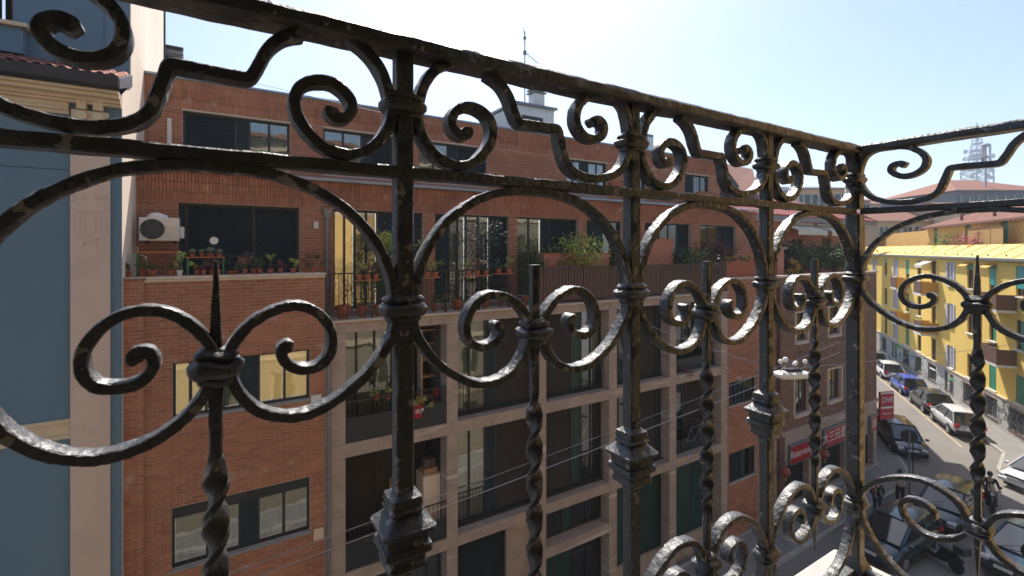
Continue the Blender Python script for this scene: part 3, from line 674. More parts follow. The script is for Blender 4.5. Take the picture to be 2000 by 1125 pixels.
def bar2d(parts, M, hw=.0053, hd=.0102, bulb=True, seed=0, taper0=False, name='scroll', step=.0035, wob=.0011, parent=None):
    """parts: list of polylines (a,z) joined with sharp corners; flat bar with rounded edges, hammered surface"""
    P = []
    for k, q in enumerate(parts):
        s = resample(spline(q), step) if len(q) > 2 else resample([Vector(x) for x in q], step)
        P += s if not P else s[1:]
    for _ in range(3): P = [P[0]] + [(P[i-1]+P[i+1])*.25 + P[i]*.5 for i in range(1, len(P)-1)] + [P[-1]]
    n = len(P); rings = []; T = []
    for i in range(n):
        t = (P[min(i+1,n-1)] - P[max(i-1,0)]); t = t.normalized() if t.length else Vector((1,0)); T.append(t)
    for i in range(n):
        t = T[i]; nr = Vector((-t.y, t.x)); f = i*step
        w_ = hw*(1 + .10*noise.noise(Vector((f*38, seed, 0)))); d_ = hd*(1 + .08*noise.noise(Vector((f*31, seed, 7))))
        e = (n-1-i)*step
        if bulb and e < .02: w_ *= 1 + .28*math.sin(min(1, (.02-e)/.02)*math.pi*.8); 
        if bulb and e < .003: w_ *= .75; d_ *= .9
        off_ = .0008*noise.noise(Vector((f*25, seed, 3)))
        ring = []
        for (cx, cy) in ((-1,-.88),(-.80,-1),(.80,-1),(1,-.88),(1,.88),(.80,1),(-.80,1),(-1,.88)):
            q = P[i] + nr*(cx*w_ + off_)
            jit = wob*noise.noise(Vector((q.x*170+cx*3, q.y*170, cy*2+seed)))
            ring.append(M(q.x, cy*d_*(1+.02) + jit, q.y + jit))
        rings.append(ring)
    mb = MB().loft(rings); return obj(name, mb, m_iron, parent or RAIL, smooth=True)
def ringbar(M, a, prof, hx, hy, name, n=24, sq=.55, parent=None):
    """moulded collar: rounded-square rings; prof = (z, extra half width)"""
    mb = MB(); rings = []
    for z, e in prof:
        ring = []
        for j in range(n):
            th = 2*math.pi*(j+.5)/n; c, s = math.cos(th), math.sin(th)
            p = (abs(c)**(2/sq*.5*.5), abs(s)**(2/sq*.5*.5))
            x = math.copysign(abs(c)**sq, c)*(hx+e); y = math.copysign(abs(s)**sq, s)*(hy+e)
            jj = (.0050 if hx > .03 or name == 'collar' and hx < .0138 and hx > .013 else .0030)*noise.noise(Vector((x*70+a*30, y*70, z*60)))
            ring.append(M(a + x*(1+jj*10), y*(1+jj*10), z + jj))
        rings.append(ring)
    return obj(name, mb.loft(rings), m_iron, parent or RAIL, smooth=True)
ZM1, ZM0 = .100, .086                       # middle rail
ZT0, ZT1 = .2365, .2545                      # handrail
MID = -.350                                 # the panel mirrors about this height
def sqbar(M, a, z0, z1, h, name='post', h2=None, parent=None, seed=0, taper=None):
    h2 = h2 or h; n = max(2, int((z1-z0)/.008)); rings = []
    for i in range(n+1):
        z = z0 + (z1-z0)*i/n; k = 1
        if taper and z > taper: k = 1 - .72*((z-taper)/(z1-taper))
        if taper is not None and z1 < z0: k = 1
        ring = []
        for cx, cy in ((-1,-.8),(-.8,-1),(.8,-1),(1,-.8),(1,.8),(.8,1),(-.8,1),(-1,.8)):
            jj = .0006*noise.noise(Vector((cx*2+a*40, cy*2+seed, z*70)))
            ring.append(M(a + cx*h*k + jj, cy*h2*k + jj, z))
        rings.append(ring)
    return obj(name, MB().loft(rings), m_iron, parent or RAIL, smooth=True)
PROF_POST = [(-.017,-.001),(-.016,.002),(-.012,.003),(-.0105,.0025),(-.009,.006),(-.004,.0095),(.001,.0098),(.004,.007),(.0055,.0035),(.007,.005),(.010,.006),(.013,.0045),(.0145,.001),(.016,.000)]
def collar(M, a, z, hx, hy, k=1.0, name='collar', flip=1):
    return ringbar(M, a, [(z + flip*p*k, e*k) for p, e in PROF_POST], hx, hy, name)
ORN = [(.047,0),(.044,.003),(.041,.008),(.034,.0095),(.030,.008),(.026,.0105),(.020,.0075),(.0185,.010),(.012,.0165),(.008,.0215),(.004,.0215),(.002,.0165),(-.004,.0145),(-.012,.0145),(-.0135,.0175),(-.021,.0185),(-.024,.0155),(-.026,.0125),(-.033,.0115),(-.036,.0135),(-.041,.013),(-.047,.004),(-.052,.0005)]
def ornament(M, a):
    mb = MB(); rings = []
    for dz, e in ORN:
        ring = []
        for cx, cy in ((-1,-.86),(-.86,-1),(0,-1.0),(.86,-1),(1,-.86),(1,0),(1,.86),(.86,1),(0,1.0),(-.86,1),(-1,.86),(-1,0)):
            h = .0105 + e
            jj = .0012*noise.noise(Vector((cx*3+a*30, cy*3, dz*90)))
            sag = -.0035*max(abs(cx)*abs(cy)-.5, 0)*(e > .009)
            ring.append(M(a + cx*h + jj, cy*h + jj, MID + .012 + dz + sag*0))
        rings.append(ring)
    return obj('post_ornament', mb.loft(rings), m_iron, RAIL, smooth=True)
def twist(M, a, za, zb, lobes, hw=.0060, hd=.0118, name='twisted_bar'):
    """square at the ends, flat and twisted between za (low) and zb (high)"""
    z0, z1 = MID-.215, MID+.215; n = 150; rings = []
    for i in range(n+1):
        z = z0 + (z1-z0)*i/n
        f = min(1, max(0, (z-za)/(zb-za))); ang = math.pi*lobes*f
        e = min(f, 1-f)*(zb-za); k = min(1, max(0, e/.03)) if 0 < f < 1 else 0
        w_ = .0060*(1-k) + hw*k; d_ = .0060*(1-k) + hd*k
        ring = []
        for cx, cy in ((-1,-.7),(-.7,-1),(.7,-1),(1,-.7),(1,.7),(.7,1),(-.7,1),(-1,.7)):
            x, y = cx*w_, cy*d_; c, s = math.cos(ang), math.sin(ang)
            jj = .0005*noise.noise(Vector((cx*2+a*40, cy*2, z*80)))
            ring.append(M(a + x*c - y*s + jj, x*s + y*c + jj, z))
        rings.append(ring)
    return obj(name, MB().loft(rings), m_iron, RAIL, smooth=True)

# shapes traced once, in (u, z) of one panel -----------------------------------------------------------
SIMPLE = [uz(*p) for p in ((885,121),(852,136),(828,162),(815,200),(811,232),(821,268),(845,303),(880,323),(916,322),(943,299),(958,267),(953,236),(933,217),(908,210),(885,221),(877,240),(883,258),(898,268),(911,259),(908,249))]
STEP_A = [uz(*p) for p in ((948,148),(972,165),(990,192),(999,218),(1009,243))]
STEP_B = [uz(*p) for p in ((1009,243),(1085,253))]
STEP_C = [uz(*p) for p in ((1085,253),(1092,285),(1102,322),(1122,341),(1152,349),(1185,346),(1209,330),(1222,302),(1226,272),(1223,238),(1216,212),(1197,192),(1164,186),(1137,196),(1121,220),(1123,250),(1140,270),(1161,273),(1175,258),(1172,241),(1160,236),(1152,243))]
def hz(x, y):
    u, z = uz(x, y); return (abs(u + .5), z)
ARCH = [hz(*p) for p in ((769,585),(758,530),(728,468),(675,410),(592,361),(500,336),(411,327))]
LOBE = [hz(*p) for p in ((770,608),(765,650),(738,698),(700,743),(640,788),(580,810),(520,806),(480,783),(457,748),(446,712),(452,676),(488,632),(538,603),(585,596),(625,614),(646,648),(645,685),(625,710),(592,720),(562,711),(547,690),(556,672),(571,675))]
LOBE_L = LOBE[:3] + [hz(*p) for p in ((0,834),(60,870),(140,893),(220,887),(300,858),(360,815),(400,767),(420,714),(410,674),(375,634),(320,607),(260,607),(207,633),(167,680),(162,720),(182,748),(225,757),(275,745),(302,716),(299,691),(280,681),(260,695),(270,708))]
def place_frieze(M, a0, pw, mirror, seed):
    def q(pts): return [Vector((a0 + pw*((1-u) if mirror else u), z)) for u, z in pts]
    bar2d([q(SIMPLE)], M, seed=seed, name='scroll', hw=.0062)
    bar2d([q(STEP_A), q(STEP_B), q(STEP_C)], M, seed=seed+5, name='stepped_scroll', hw=.0060)
def place_heart(M, a0, pw, seed, flip, left=None):
    F_ = (lambda z: 2*MID - z) if flip else (lambda z: z)
    c = a0 + pw*.5
    arch = [Vector((c - pw*u, F_(z))) for u, z in ARCH] + [Vector((c + pw*u, F_(z))) for u, z in reversed(ARCH[:-1])]
    bar2d([arch], M, seed=seed, bulb=False, name='arch')
    for s in (-1, 1):
        bar2d([[Vector((c + s*pw*u, F_(z))) for u, z in (left if (left and s < 0) else LOBE)]], M, seed=seed+2+s, name='scroll')
def panel(M, a0, pw, mirror, seed, spike):
    place_frieze(M, a0, pw, mirror, seed)
    for fl in (0, 1): place_heart(M, a0, pw, seed+20*fl, fl, LOBE_L if (seed == 11 and not fl) else None)
    c = a0 + pw*.5
    zc1 = -.116; zc2 = 2*MID + .116
    collar(M, c, zc1, .0135, .0110, 1.12); collar(M, c, zc2, .0135, .0110, 1.12, flip=-1)
    twist(M, c, MID-.145, MID+.145, 6.0)
    if spike: 
        sqbar(M, c, zc1-.02, -.012, .0060, h2=.0062, name='spike', taper=zc1+.018)
    else:
        sqbar(M, c, zc1-.02, -.022, .0062, name='spike')
    # lower spike
    n = 24; rings = []
    for i in range(n+1):
        z = zc2 + .02 - .125*i/n; k = 1 - .8*max(0, (i/n-.25)/.75)
        rings.append([M(c + x*.0060*k, y*.0060*k, z) for x, y in ((-1,-1),(1,-1),(1,1),(-1,1))])
    obj('spike', MB().loft(rings), m_iron, RAIL, bev=.001)
def post(M, a, h=.0108, orn=True, seed=0):
    sqbar(M, a, 2*MID-ZM0-.012, ZM0, h, seed=seed); sqbar(M, a, ZM1, ZT0, h*.96, seed=seed)
    zf = uz(787, 207)[1]
    collar(M, a, zf, h+.0080, .0112, .95); collar(M, a, -.070, h+.0080, .0112, 1.0); collar(M, a, 2*MID+.070, h+.0080, .0112, 1.0, flip=-1)
    if orn: ornament(M, a)
for i, (mir, spk) in enumerate(((False,True),(True,True),(False,False),(False,False),(False,False))):
    panel(M1, X00 + PW*(i-2), PW, mir, 10*i+1, spk)
for i in range(-2, 3): post(M1, X00 + PW*i, seed=i)
post(M1, XC, h=.0160, orn=False, seed=9)
panel(M2, 0.0, PW2, True, 77, True); panel(M2, PW2, PW2, False, 87, True)
post(M2, PW2, seed=20)
for z in (-.070, 2*MID+.070): collar(M2, .0125, z, .006, .0112, 1.0)
# rails with hammered faces
def rail(M, a0, a1, z0, z1, hd, name, nose=0):
    n = int((a1-a0)/.012); rings = []
    for i in range(n+1):
        a = a0 + (a1-a0)*i/n
        c = .0016
        prof = [(-hd,z0+c),(-hd+c,z0),(hd-c,z0),(hd,z0+c),(hd,z1-c-nose),(hd-c-nose,z1),(-hd+c+nose,z1),(-hd,z1-c-nose)]
        rings.append([M(a, y +   .0013*noise.noise(Vector((a*32, y*90, z*60))), z +   .0016*noise.noise(Vector((a*34, z*90, y*70)))) for y, z in prof])
    return obj(name, MB().loft(rings), m_iron, RAIL, smooth=True)
AL = X00 - 2.6*PW
rail(M1, AL, XC+.010, ZT0, ZT1, .0230, 'top_rail', nose=.003); rail(M1, AL, XC-.0162, ZM0, ZM1, .0112, 'middle_rail')
rail(M1, AL, XC-.0162, 2*MID-ZM1, 2*MID-ZM0, .0112, 'bottom_rail')
rail(M2, .0232, 1.1, ZT0+.0004, ZT1+.0004, .0230, 'top_rail', nose=.003); rail(M2, .0162, 1.1, ZM0, ZM1, .0112, 'middle_rail'); rail(M2, .0162, 1.1, 2*MID-ZM1, 2*MID-ZM0, .0112, 'bottom_rail')
# foot of the corner post
mb = MB(); mb.loft([[M1(XC+x*h, y*h, z) for x, y in ((-1,-1),(1,-1),(1,1),(-1,1))] for h, z in ((.030,-.80),(.026,-.788),(.019,-.775),(.0165,-.76))]); obj('post_foot', mb, m_iron, RAIL, bev=.002)

# ------------------------------------------------------------------ our own house behind the eye
OWN = thing('own_house', 'ochre plastered house wall and stone balcony the railing stands on', 'building', (6, -.55, G), world=True)
YW = -.55
holes = [(-1.35,1.05,-.8,2.3)]
for k in range(-4, 14):
    for z0 in (-10.9,-7.6,-4.3,-.9,2.6):
        if k == 0 and z0 == -.9: continue
        x = k*2.6 - .55
        if x < -2.6 or z0 != -.9 or x > 8.3: holes.append((x, x+1.05, z0, z0+1.9 if z0 > -1 else z0+1.7))
mb = MB(); Hf = []
def flipw(mb2, Y):
    t = MB(); wall_holes(t, -12, 21, G, 6.5, 0, .3, holes); mb2.add([(x, Y - y, z) for x, y, z in t.v], t.f)
flipw(mb, YW); obj('wall', mb, m_ownwall, OWN)
obj('ochre_bounce_panel', MB().box((2.3, YW+.002, -3.80), (8.2, YW+.06, 2.6)).box((-1.9, YW+.002, 2.302), (1.05, YW+.06, 2.6)), m_ochre, OWN)  # unseen ochre panel added to bounce gold onto the right-hand rails
obj('room', MB().quad((-1.6,-3.2,-.8),(1.4,-3.2,-.8),(1.4,-3.2,2.5),(-1.6,-3.2,2.5)).quad((-1.6,-.85,-.8),(-1.6,-3.2,-.8),(-1.6,-3.2,2.5),(-1.6,-.85,2.5)).quad((1.4,-.85,-.8),(1.4,-3.2,-.8),(1.4,-3.2,2.5),(1.4,-.85,2.5)).quad((-1.6,-.85,2.5),(1.4,-.85,2.5),(1.4,-3.2,2.5),(-1.6,-3.2,2.5)).quad((-1.6,-.85,-.8),(1.4,-.85,-.8),(1.4,-3.2,-.8),(-1.6,-3.2,-.8)), m_inner, OWN)
for h in holes[1:]:
    f = MB().box((h[0],YW-.18,h[2]),(h[0]+.06,YW-.1,h[3])).box((h[1]-.06,YW-.18,h[2]),(h[1],YW-.1,h[3])).box(((h[0]+h[1])/2-.03,YW-.18,h[2]),((h[0]+h[1])/2+.03,YW-.1,h[3])).box((h[0],YW-.18,h[3]-.06),(h[1],YW-.1,h[3])).box((h[0],YW-.18,h[2]),(h[1],YW-.1,h[2]+.06))
    wq = obj('window', f, m_trim, OWN); obj('pane', MB().box((h[0]+.06,YW-.15,h[2]+.06),(h[1]-.06,YW-.13,h[3]-.06)), m_cglass, wq)
for z in (-8.6, -5.3, -2.0, 1.9, 5.8): obj('string_course', MB().box((-12,YW,z),(21,YW+.08,z+.22)), m_trim, OWN)
obj('eave', MB().box((-12.3,YW-.4,6.5),(21.3,YW+.35,6.7)), m_tile_far, OWN)
bs = MB().box((-1.6, YW+.002, -.93), (XC+.065, RY+.075, -.802)); obj('balcony_slab', bs, m_ownstone, OWN, bev=.012)
for a_, b_ in ((-2.5,-1.37),(1.07,2.2)): obj('shutter', MB().box((a_, YW+.03, -.78), (b_, YW+.08, 2.28)), m_green, OWN, bev=.006)  # unseen dark leaves added so the nearer ironwork reflects less bright wall
obj('floor_tiles', MB().box((-1.55, YW+.01, -.801), (XC-.06, RY-.07, -.793)), m_floor, OWN)
obj('sky_blocker_slab', MB().box((-1.6, YW+.002, 2.75), (XC+.06, .35, 2.90)), m_ownstone, OWN, bev=.012)  # unseen slab added overhead to keep sky light off the railing
obj('slab_moulding', MB().box((-1.58, YW+.002, -1.0), (XC+.02, RY+.03, -.932)), m_ownstone, OWN, bev=.02)
# ------------------------------------------------------------------ plants and terrace things
PR = random.Random(21)
def leaves(c, rx, rz, n, size, rng, droop=0., hollow=.0):
    mb = MB(); cl = [(Vector((rng.gauss(0,.5)*rx, rng.gauss(0,.5)*rx, rng.uniform(-1,1)*rz*.75)), rng.uniform(.35,.7)) for _ in range(max(3, int(n/28)))]
    for _ in range(n):
        q, s = rng.choice(cl)
        d = Vector((rng.gauss(0,1), rng.gauss(0,1), rng.gauss(0,1))); d = d.normalized()*(rng.random()**.5)
        p = Vector(c) + q + Vector((d.x*rx*s, d.y*rx*s, d.z*rz*s))
        u = Vector((rng.gauss(0,1), rng.gauss(0,1), rng.gauss(0,.6)-droop)).normalized(); v = u.cross(Vector((rng.gauss(0,1), rng.gauss(0,1), rng.gauss(0,1)))).normalized()
        L = size*rng.uniform(.7,1.4); W = L*.45
        mb.add([p, p+u*L*.5+v*W*.5, p+u*L, p+u*L*.5-v*W*.5], [(0,1,2,3)], var=rng.uniform(.01,40))
    return mb
def pot_mb(r_, h, z=0):
    return MB().lathe((0,0,z), [(r_*.66,0),(r_*.9,h*.8),(r_*.92,h*.82),(r_*1.03,h*.82),(r_*1.03,h),(r_*.9,h),(r_*.86,h*.93),(0.001,h*.92)], 14)
def plant(loc, r_, h, kind, label, ph=.3, spread=.2, group='potted plants along the terraces', potm=None, name='potted_plant'):
    t = thing(name, label, 'potted plant', loc, PR.uniform(0, 6), group)
    obj('pot', pot_mb(r_, h), potm or m_terra, t, smooth=True, world=False)
    z = h*.92
    if kind == 'cactus': 
        obj('cactus', MB().lathe((0,0,z), [(.2*spread,0),(spread*.85,ph*.25),(spread,ph*.5),(spread*.8,ph*.85),(spread*.3,ph*1.0),(0.001,ph*1.02)], 14), m_leafg, t, smooth=True, world=False)
    elif kind == 'palm':
        mb = MB().tube([(0,0,z),(0.01,0,z+ph*.55)], .02, 6); obj('stem', mb, m_bark, t, world=False)
        f = MB()
        for k in range(16):
            a = PR.uniform(0, 6.28); e = PR.uniform(-.1,1.2); u = Vector((math.cos(a)*math.cos(e), math.sin(a)*math.cos(e), math.sin(e))); v = Vector((-math.sin(a), math.cos(a), 0))*.014
            b = Vector((0,0,z+ph*.55)); m1 = b+u*ph*.35; e1 = b+u*ph*.6-Vector((0,0,.04))
            f.add([b-v*.5, m1-v, e1, m1+v, b+v*.5], [(0,1,2,3,4)], var=PR.random()*9)
        obj('fronds', f, m_leafl, t, world=False)
    else:
        m_ = {'green':m_leaf,'bright':m_leafl,'olive':m_leafg,'purple':m_leafr,'pink':m_flow,'yellow':m_flowy}[kind]
        st = MB()
        for k in range(3 if ph > .35 else 2): st.tube([(0,0,z-.02),(PR.uniform(-.3,.3)*spread, PR.uniform(-.3,.3)*spread, z+ph*.6)], .008+.012*(ph > .8), 5)
        obj('stem', st, m_bark, t, world=False)
        n = int(min(1500, 60 + 900*ph*spread*2)); sz = .045 + .05*(ph > .8)
        if kind in ('pink','yellow'):
            obj('foliage', leaves((0,0,z+ph*.45), spread, ph*.5, n, sz, PR), m_leaf, t, kind=None, world=False)
            obj('flowers', leaves((0,0,z+ph*.6), spread*.95, ph*.45, n//2, sz*.8, PR), m_, t, world=False)
        else: obj('foliage', leaves((0,0,z+ph*.55), spread, ph*.55, n, sz, PR), m_, t, world=False)
    return t
# left terrace over the brick block
ZL = ZP + .03
sh = []
def shelf(x0, x1, ytop, Y, label):
    p0 = at(x0, ytop, Y); p1 = at(x1, ytop, Y); z = p0.z; L = p1.x-p0.x
    t = thing('plant_shelf', label, 'shelf', (p0.x, Y, ZL), group='orange topped plant shelves on the brick terrace')
    obj('shelf_board', MB().box((0,-.14,z-ZL-.02),(L,.14,z-ZL)), m_orange, t, bev=.004, world=False)
    for x in (.02, L-.05):
        for y in (-.12,.09): obj('leg', MB().box((x,y,0),(x+.03,y+.03,z-ZL-.021)), m_gleg, t, world=False)
    return z
zs1 = shelf(265, 357, 492, FP+.45, 'orange topped shelf with green legs directly under the air conditioner')
zs2 = shelf(363, 440, 502, FP+.42, 'lower orange topped shelf with green legs right of the air conditioner')
YT = FP + .25
rowA = [(252,.05,'green','dark spiky plant in the corner by the blue house'),(278,.075,'green','small terracotta pot with green sprouts under the tall shelf'),(298,.09,'green','wide terracotta pot under the middle of the tall shelf'),(335,.06,'green','terracotta pot beside the right leg of the tall shelf'),
        (351,.06,'bright','white pot with pale green plant between the two shelves'),(385,.06,'bright','terracotta pot with upright light plant under the low shelf'),(398,.05,'purple','pot with reddish plant under the low shelf'),(413,.055,'green','terracotta pot with twiggy plant under the low shelf'),(427,.05,'purple','rusty pot at the right leg of the low shelf'),
        (455,.13,'olive','rounded olive bush in a low pot right of the shelves'),(478,.06,'pink','tall magenta flowering plant before the dark shutter'),(495,.07,'pink','wide dark pink flowering plant before the dark shutter'),(508,.06,'green','low green plant beside the pink flowers'),
        (548,.06,'purple','reddish succulent right of the little palm'),(573,.07,'bright','bushy light green plant in terracotta near the shutter edge'),(597,.06,'purple','reddish plant before the brick pier'),(612,.06,'green','green plant in terracotta before the brick pier'),(628,.06,'green','last dark plant beside the downpipe')]
for k, (x, r_, kd, lb) in enumerate(rowA):
    p = at(x, 530, YT + (.08 if k % 2 else 0)); ph = PR.uniform(.18,.38)
    if kd == 'pink': ph = .42
    if kd == 'olive': ph = .34
    plant((p.x, p.y, ZL), r_, .12 if kd != 'olive' else .08, kd, lb, ph=ph, spread=r_*2.3, potm=m_white if x == 351 else None)
p = at(528, 530, YT); plant((p.x, p.y, ZL), .07, .11, 'palm', 'little palm with pale yellow fronds before the shutter', ph=.42)
for x, r_, kd, lb in ((376,.075,'cactus','small round cactus at the left end of the low shelf'),(395,.07,'cactus','round grey cactus second on the low shelf'),(411,.10,'cactus','largest round cactus on the low shelf'),(428,.075,'cactus','round cactus at the right end of the low shelf')):
    p = at(x, 500, FP+.42); plant((p.x, p.y, zs2+.002), r_*.8, .07, kd, lb, ph=r_*1.5, spread=r_)
p = at(418, 470, FP+.5); t = thing('thermometer', 'round white dial on a thin stake above the cacti', 'dial', (p.x, p.y, ZL)); 
obj('stake', MB().tube([(0,0,0),(0,0,p.z-ZL)], .008, 6), m_black, t, world=False); obj('face', MB().lathe((0,-.02,p.z-ZL), [(.005,-.01),(.085,-.01),(.085,.01),(.005,.01)], 20, Matrix.Rotation(R(90),4,'X')), m_white, t, world=False)
# air conditioner on the pier of the set-back wall
c0 = at(271, 470, FP+1.0); c1 = at(350, 426, FP+1.0); W = c1.x-c0.x; Hh = c1.z-c0.z
t = thing('air_conditioner', 'beige outdoor air conditioner with round dark fan on brackets by the cream wall', 'air conditioner', (c0.x, FP+1.0, c0.z))
obj('casing', MB().box((0,0,0),(W,.32,Hh)), m_white, t, bev=.012, world=False)
obj('side_cover', MB().box((W+.002,.05,Hh*.12),(W+.09,.3,Hh*.62)), m_white, t, bev=.01, world=False)
Mx = Matrix.Rotation(R(90),4,'X')
obj('fan_opening', MB().lathe((W*.33,-.003,Hh*.5), [(.01,0),(Hh*.42,0),(Hh*.43,.008),(Hh*.01,.01)], 28, Mx), m_black, t, world=False)
g = MB()
for k in range(1,7): 
    rr_ = Hh*.42*k/6.5; g.tube([(W*.33+rr_*math.cos(a), -.016, Hh*.5+rr_*math.sin(a)) for a in [i*2*math.pi/24 for i in range(25)]], .0035, 4)
for k in range(6): a = k*math.pi/3; g.tube([(W*.33,-.018,Hh*.5),(W*.33+Hh*.42*math.cos(a),-.018,Hh*.5+Hh*.42*math.sin(a))], .004, 4)
obj('fan_grille', g, m_grey, t, kind='stuff', world=False)
for k in range(9): obj('vent_line', MB().box((W*.62,-.004,Hh*(.1+.07*k)),(W*.96,.002,Hh*(.115+.07*k))), m_trim, t, world=False)
for x in (.08, W-.12): obj('bracket', MB().box((x,.0,-.04),(x+.04,.9,-.002)), m_black, t, world=False)
mb = MB().tube([(.1,.1,-.03),(-.04,.15,-.12),(-.02,.1,-.3),(.12,0,-.35),(.2,-.02,-.8)], .012, 6); obj('hose', mb, m_white, t, smooth=True, world=False)
t = thing('white_cover', 'crumpled white bag lying on top of the air conditioner', 'bag', (c0.x+W*.42, FP+1.15, c1.z+.002))
mb = MB(); rings = []
for k in range(7):
    a = k/6*math.pi/2; rings.append([(math.cos(th)*.2*math.cos(a)*(1+.12*math.sin(3*th+k)), math.sin(th)*.12*math.cos(a), .11*math.sin(a)+.01*math.sin(5*th)*(k%2)) for th in [j*2*math.pi/14 for j in range(14)]])
obj('bag', mb.loft(rings), m_whiteg, t, smooth=True, world=False)
# terrace railings over the stone grid
XR1 = ax(1003, FP); XR2 = ax(1050, FP); XR3 = XG1
t = thing('terrace_railing', 'black iron terrace railing hung with flower pots above the stone grid', 'railing', (XG0, FP, ZS), world=True)
obj('top_rail', MB().box((XG0,FP+.03,-.62),(XR2,FP+.07,-.585)), m_black, t); obj('bottom_rail', MB().box((XG0,FP+.035,-1.66),(XR2,FP+.065,-1.63)), m_black, t)
n = int((XR2-XG0)/.105); b = obj('baluster', MB().box((-.007,-.007,0),(.007,.007,1.01)), m_black, t, world=False); b.location = (0, .05, .171); 
for k in range(1, n+1): inst('baluster', b.data, t, (k*.105, .05, .171))
for k in range(7): obj('post', MB().box((XG0+(XR2-XG0)*k/6-.022,FP+.02,ZS+.05),(XG0+(XR2-XG0)*k/6+.022,FP+.08,-.583)), m_black, t)
t = thing('slatted_railing', 'brown railing of upright wooden slats at the right part of the terrace', 'railing', (XR2, FP, ZS), world=True)
for z in (-1.62, -.66): obj('rail', MB().box((XR2,FP+.06,z),(XR3,FP+.10,z+.05)), m_black, t)
n = int((XR3-XR2)/.125); b = obj('slat', MB().box((-.045,0,0),(.045,.02,1.1)), m_wood, t, world=False); b.location = (.06, .035, .14)
for k in range(1, n): inst('slat', b.data, t, (.06+k*.125, .035, .14))
for k in range(6): obj('post', MB().box((XR2+(XR3-XR2)*k/5-.03,FP+.10,ZS+.05),(XR2+(XR3-XR2)*k/5+.03,FP+.16,-.54)), m_black, t)
# planters and screens behind the slatted railing
for (x0, x1, y0, Yq, lb) in ((1062,1190,497,FP+.7,'long brick coloured planter trough behind the slatted railing'),(1258,1315,468,FP+.9,'tall terracotta coloured terrace screen left of the bushes')):
    p0 = at(x0, y0, Yq); p1 = ax(x1, Yq); t = thing('planter_trough', lb, 'planter', (p0.x, Yq, ZS)); 
    obj('trough', MB().box((0,0,.05),(p1-p0.x,.4,p0.z-ZS)), m_salm, t, bev=.01, world=False)
    obj('rim', MB().box((-.02,-.02,p0.z-ZS+.002),(p1-p0.x+.02,.42,p0.z-ZS+.04)), m_orange, t, bev=.006, world=False)
# big pots on the terrace floor
YP = FP + .30
for x, r_, h, kd, lb in ((670,.19,.33,'purple','widest terracotta pot at the left end of the black terrace railing'),(708,.135,.30,'green','second large terracotta pot from the left behind the railing'),(740,.13,.30,'green','third large terracotta pot partly hidden by the iron post'),
      (848,.09,.18,'green','small pot with feathery plant right of the iron post'),(868,.06,.15,'bright','smallest pot with thin stalk on the terrace'),(893,.15,.31,'green','large terracotta pot in the middle of the railing'),(948,.13,.31,'olive','terracotta pot below the grey leaved tree'),
      (978,.06,.16,'green','tiny pot on the terrace right of the grey leaved tree'),(997,.12,.28,'purple','large pot with reddish plant near the twisted bar'),(1026,.11,.28,'green','last large pot before the slatted railing')):
    p = at(x, 600, YP); plant((p.x, YP, ZS+.052), r_, h, kd, lb, ph=.75 if r_ > .1 else .42, spread=r_*1.8)
for x0, x1, y in ((693,742,549),(828,858,543),(905,958,540),(964,1003,536)):
    p0 = at(x0, y, FP-.12); p1 = ax(x1, FP-.12)
    t = thing('hanging_tray', {693:'red pot tray hung on the railing left of the iron post',828:'red pot tray hung on the railing right of the iron post',905:'longest red pot tray hung below the grey leaved tree',964:'red pot tray nearest the twisted bar'}[x0], 'tray', (p0.x, FP-.12, p0.z), group='red pot trays hung outside the black railing')
    obj('tray', MB().box((0,-.10,0),(p1-p0.x,.12,.02)), m_orange, t, bev=.004, world=False)
    for xx in (.04, p1-p0.x-.06): obj('hook', MB().box((xx,.10,.02),(xx+.02,.14,.16)), m_black, t, world=False)
    n = 2 if x1-x0 < 45 else 3
    for k in range(n):
        xx = p0.x + (p1-p0.x)*(k+.5)/n; kd = ('green','bright','purple','olive')[(k + x0) % 4]
        plant((xx, FP-.12, p0.z+.021), .075, .13, kd, 'small %s pot on the %s tray, %s' % ({'green':'green leaved','bright':'light leaved','purple':'reddish leaved','olive':'grey leaved'}[kd], {693:'first red',828:'second red',905:'longest red',964:'last red'}[x0], ('left end','middle or right','right end')[k]), ph=.32, spread=.15)
# larger terrace shrubs and small trees
def tree(loc, h, cr, m_, n, size, label, cat='shrub', stems=3, rng=PR, name='terrace_shrub', low=.35):
    t = thing(name, label, cat, loc)
    st = MB()
    for k in range(stems):
        a = rng.uniform(0,6.28); e = Vector((math.cos(a)*cr*.6, math.sin(a)*cr*.4, h*rng.uniform(.75,.95)))
        st.tube([(0,0,0), (e.x*.25, e.y*.25, h*.35), (e.x*.6, e.y*.6, h*.65), e], [.022,.018,.012,.005], 6)
    obj('trunk', st, m_bark, t, smooth=True, world=False)
    obj('crown', leaves((0,0,h*(low+1)/2), cr*1.12, h*(1-low)/2, int(n*1.7), size, rng), m_, t, world=False)
    return t
def ts(x, Y): return (ax(x, Y), Y, ZS)
tree(ts(757, FP+.7), 2.35, .38, m_leafl, 600, .09, 'light green shrub catching light beside the iron post', low=.62)
tree(ts(742, FP+.6), 1.6, .35, m_leaf, 500, .08, 'dark green shrub below the light one at the left railing')
tree(ts(822, FP+.8), 2.2, .16, m_leafl, 160, .08, 'thin light green climber right of the iron post', low=.5)
tree(ts(937, FP+.6), 2.75, .50, m_leafg, 900, .07, 'grey leaved little tree in front of the terrace windows', stems=1, low=.35)
tree(ts(1040, FP+.9), 1.9, .42, m_leaf, 700, .08, 'dark bush left of the planter trough')
tree(ts(1086, FP+1.0), 1.8, .45, m_leaf, 800, .08, 'dark green bush in the planter trough')
tree(ts(1132, FP+.75), 2.3, .62, m_leafl, 900, .11, 'bright yellow green branching shrub above the slatted railing', low=.45)
tree(ts(1205, FP+.8), 1.7, .5, m_leaf, 700, .09, 'dark green shrub behind the second iron post')
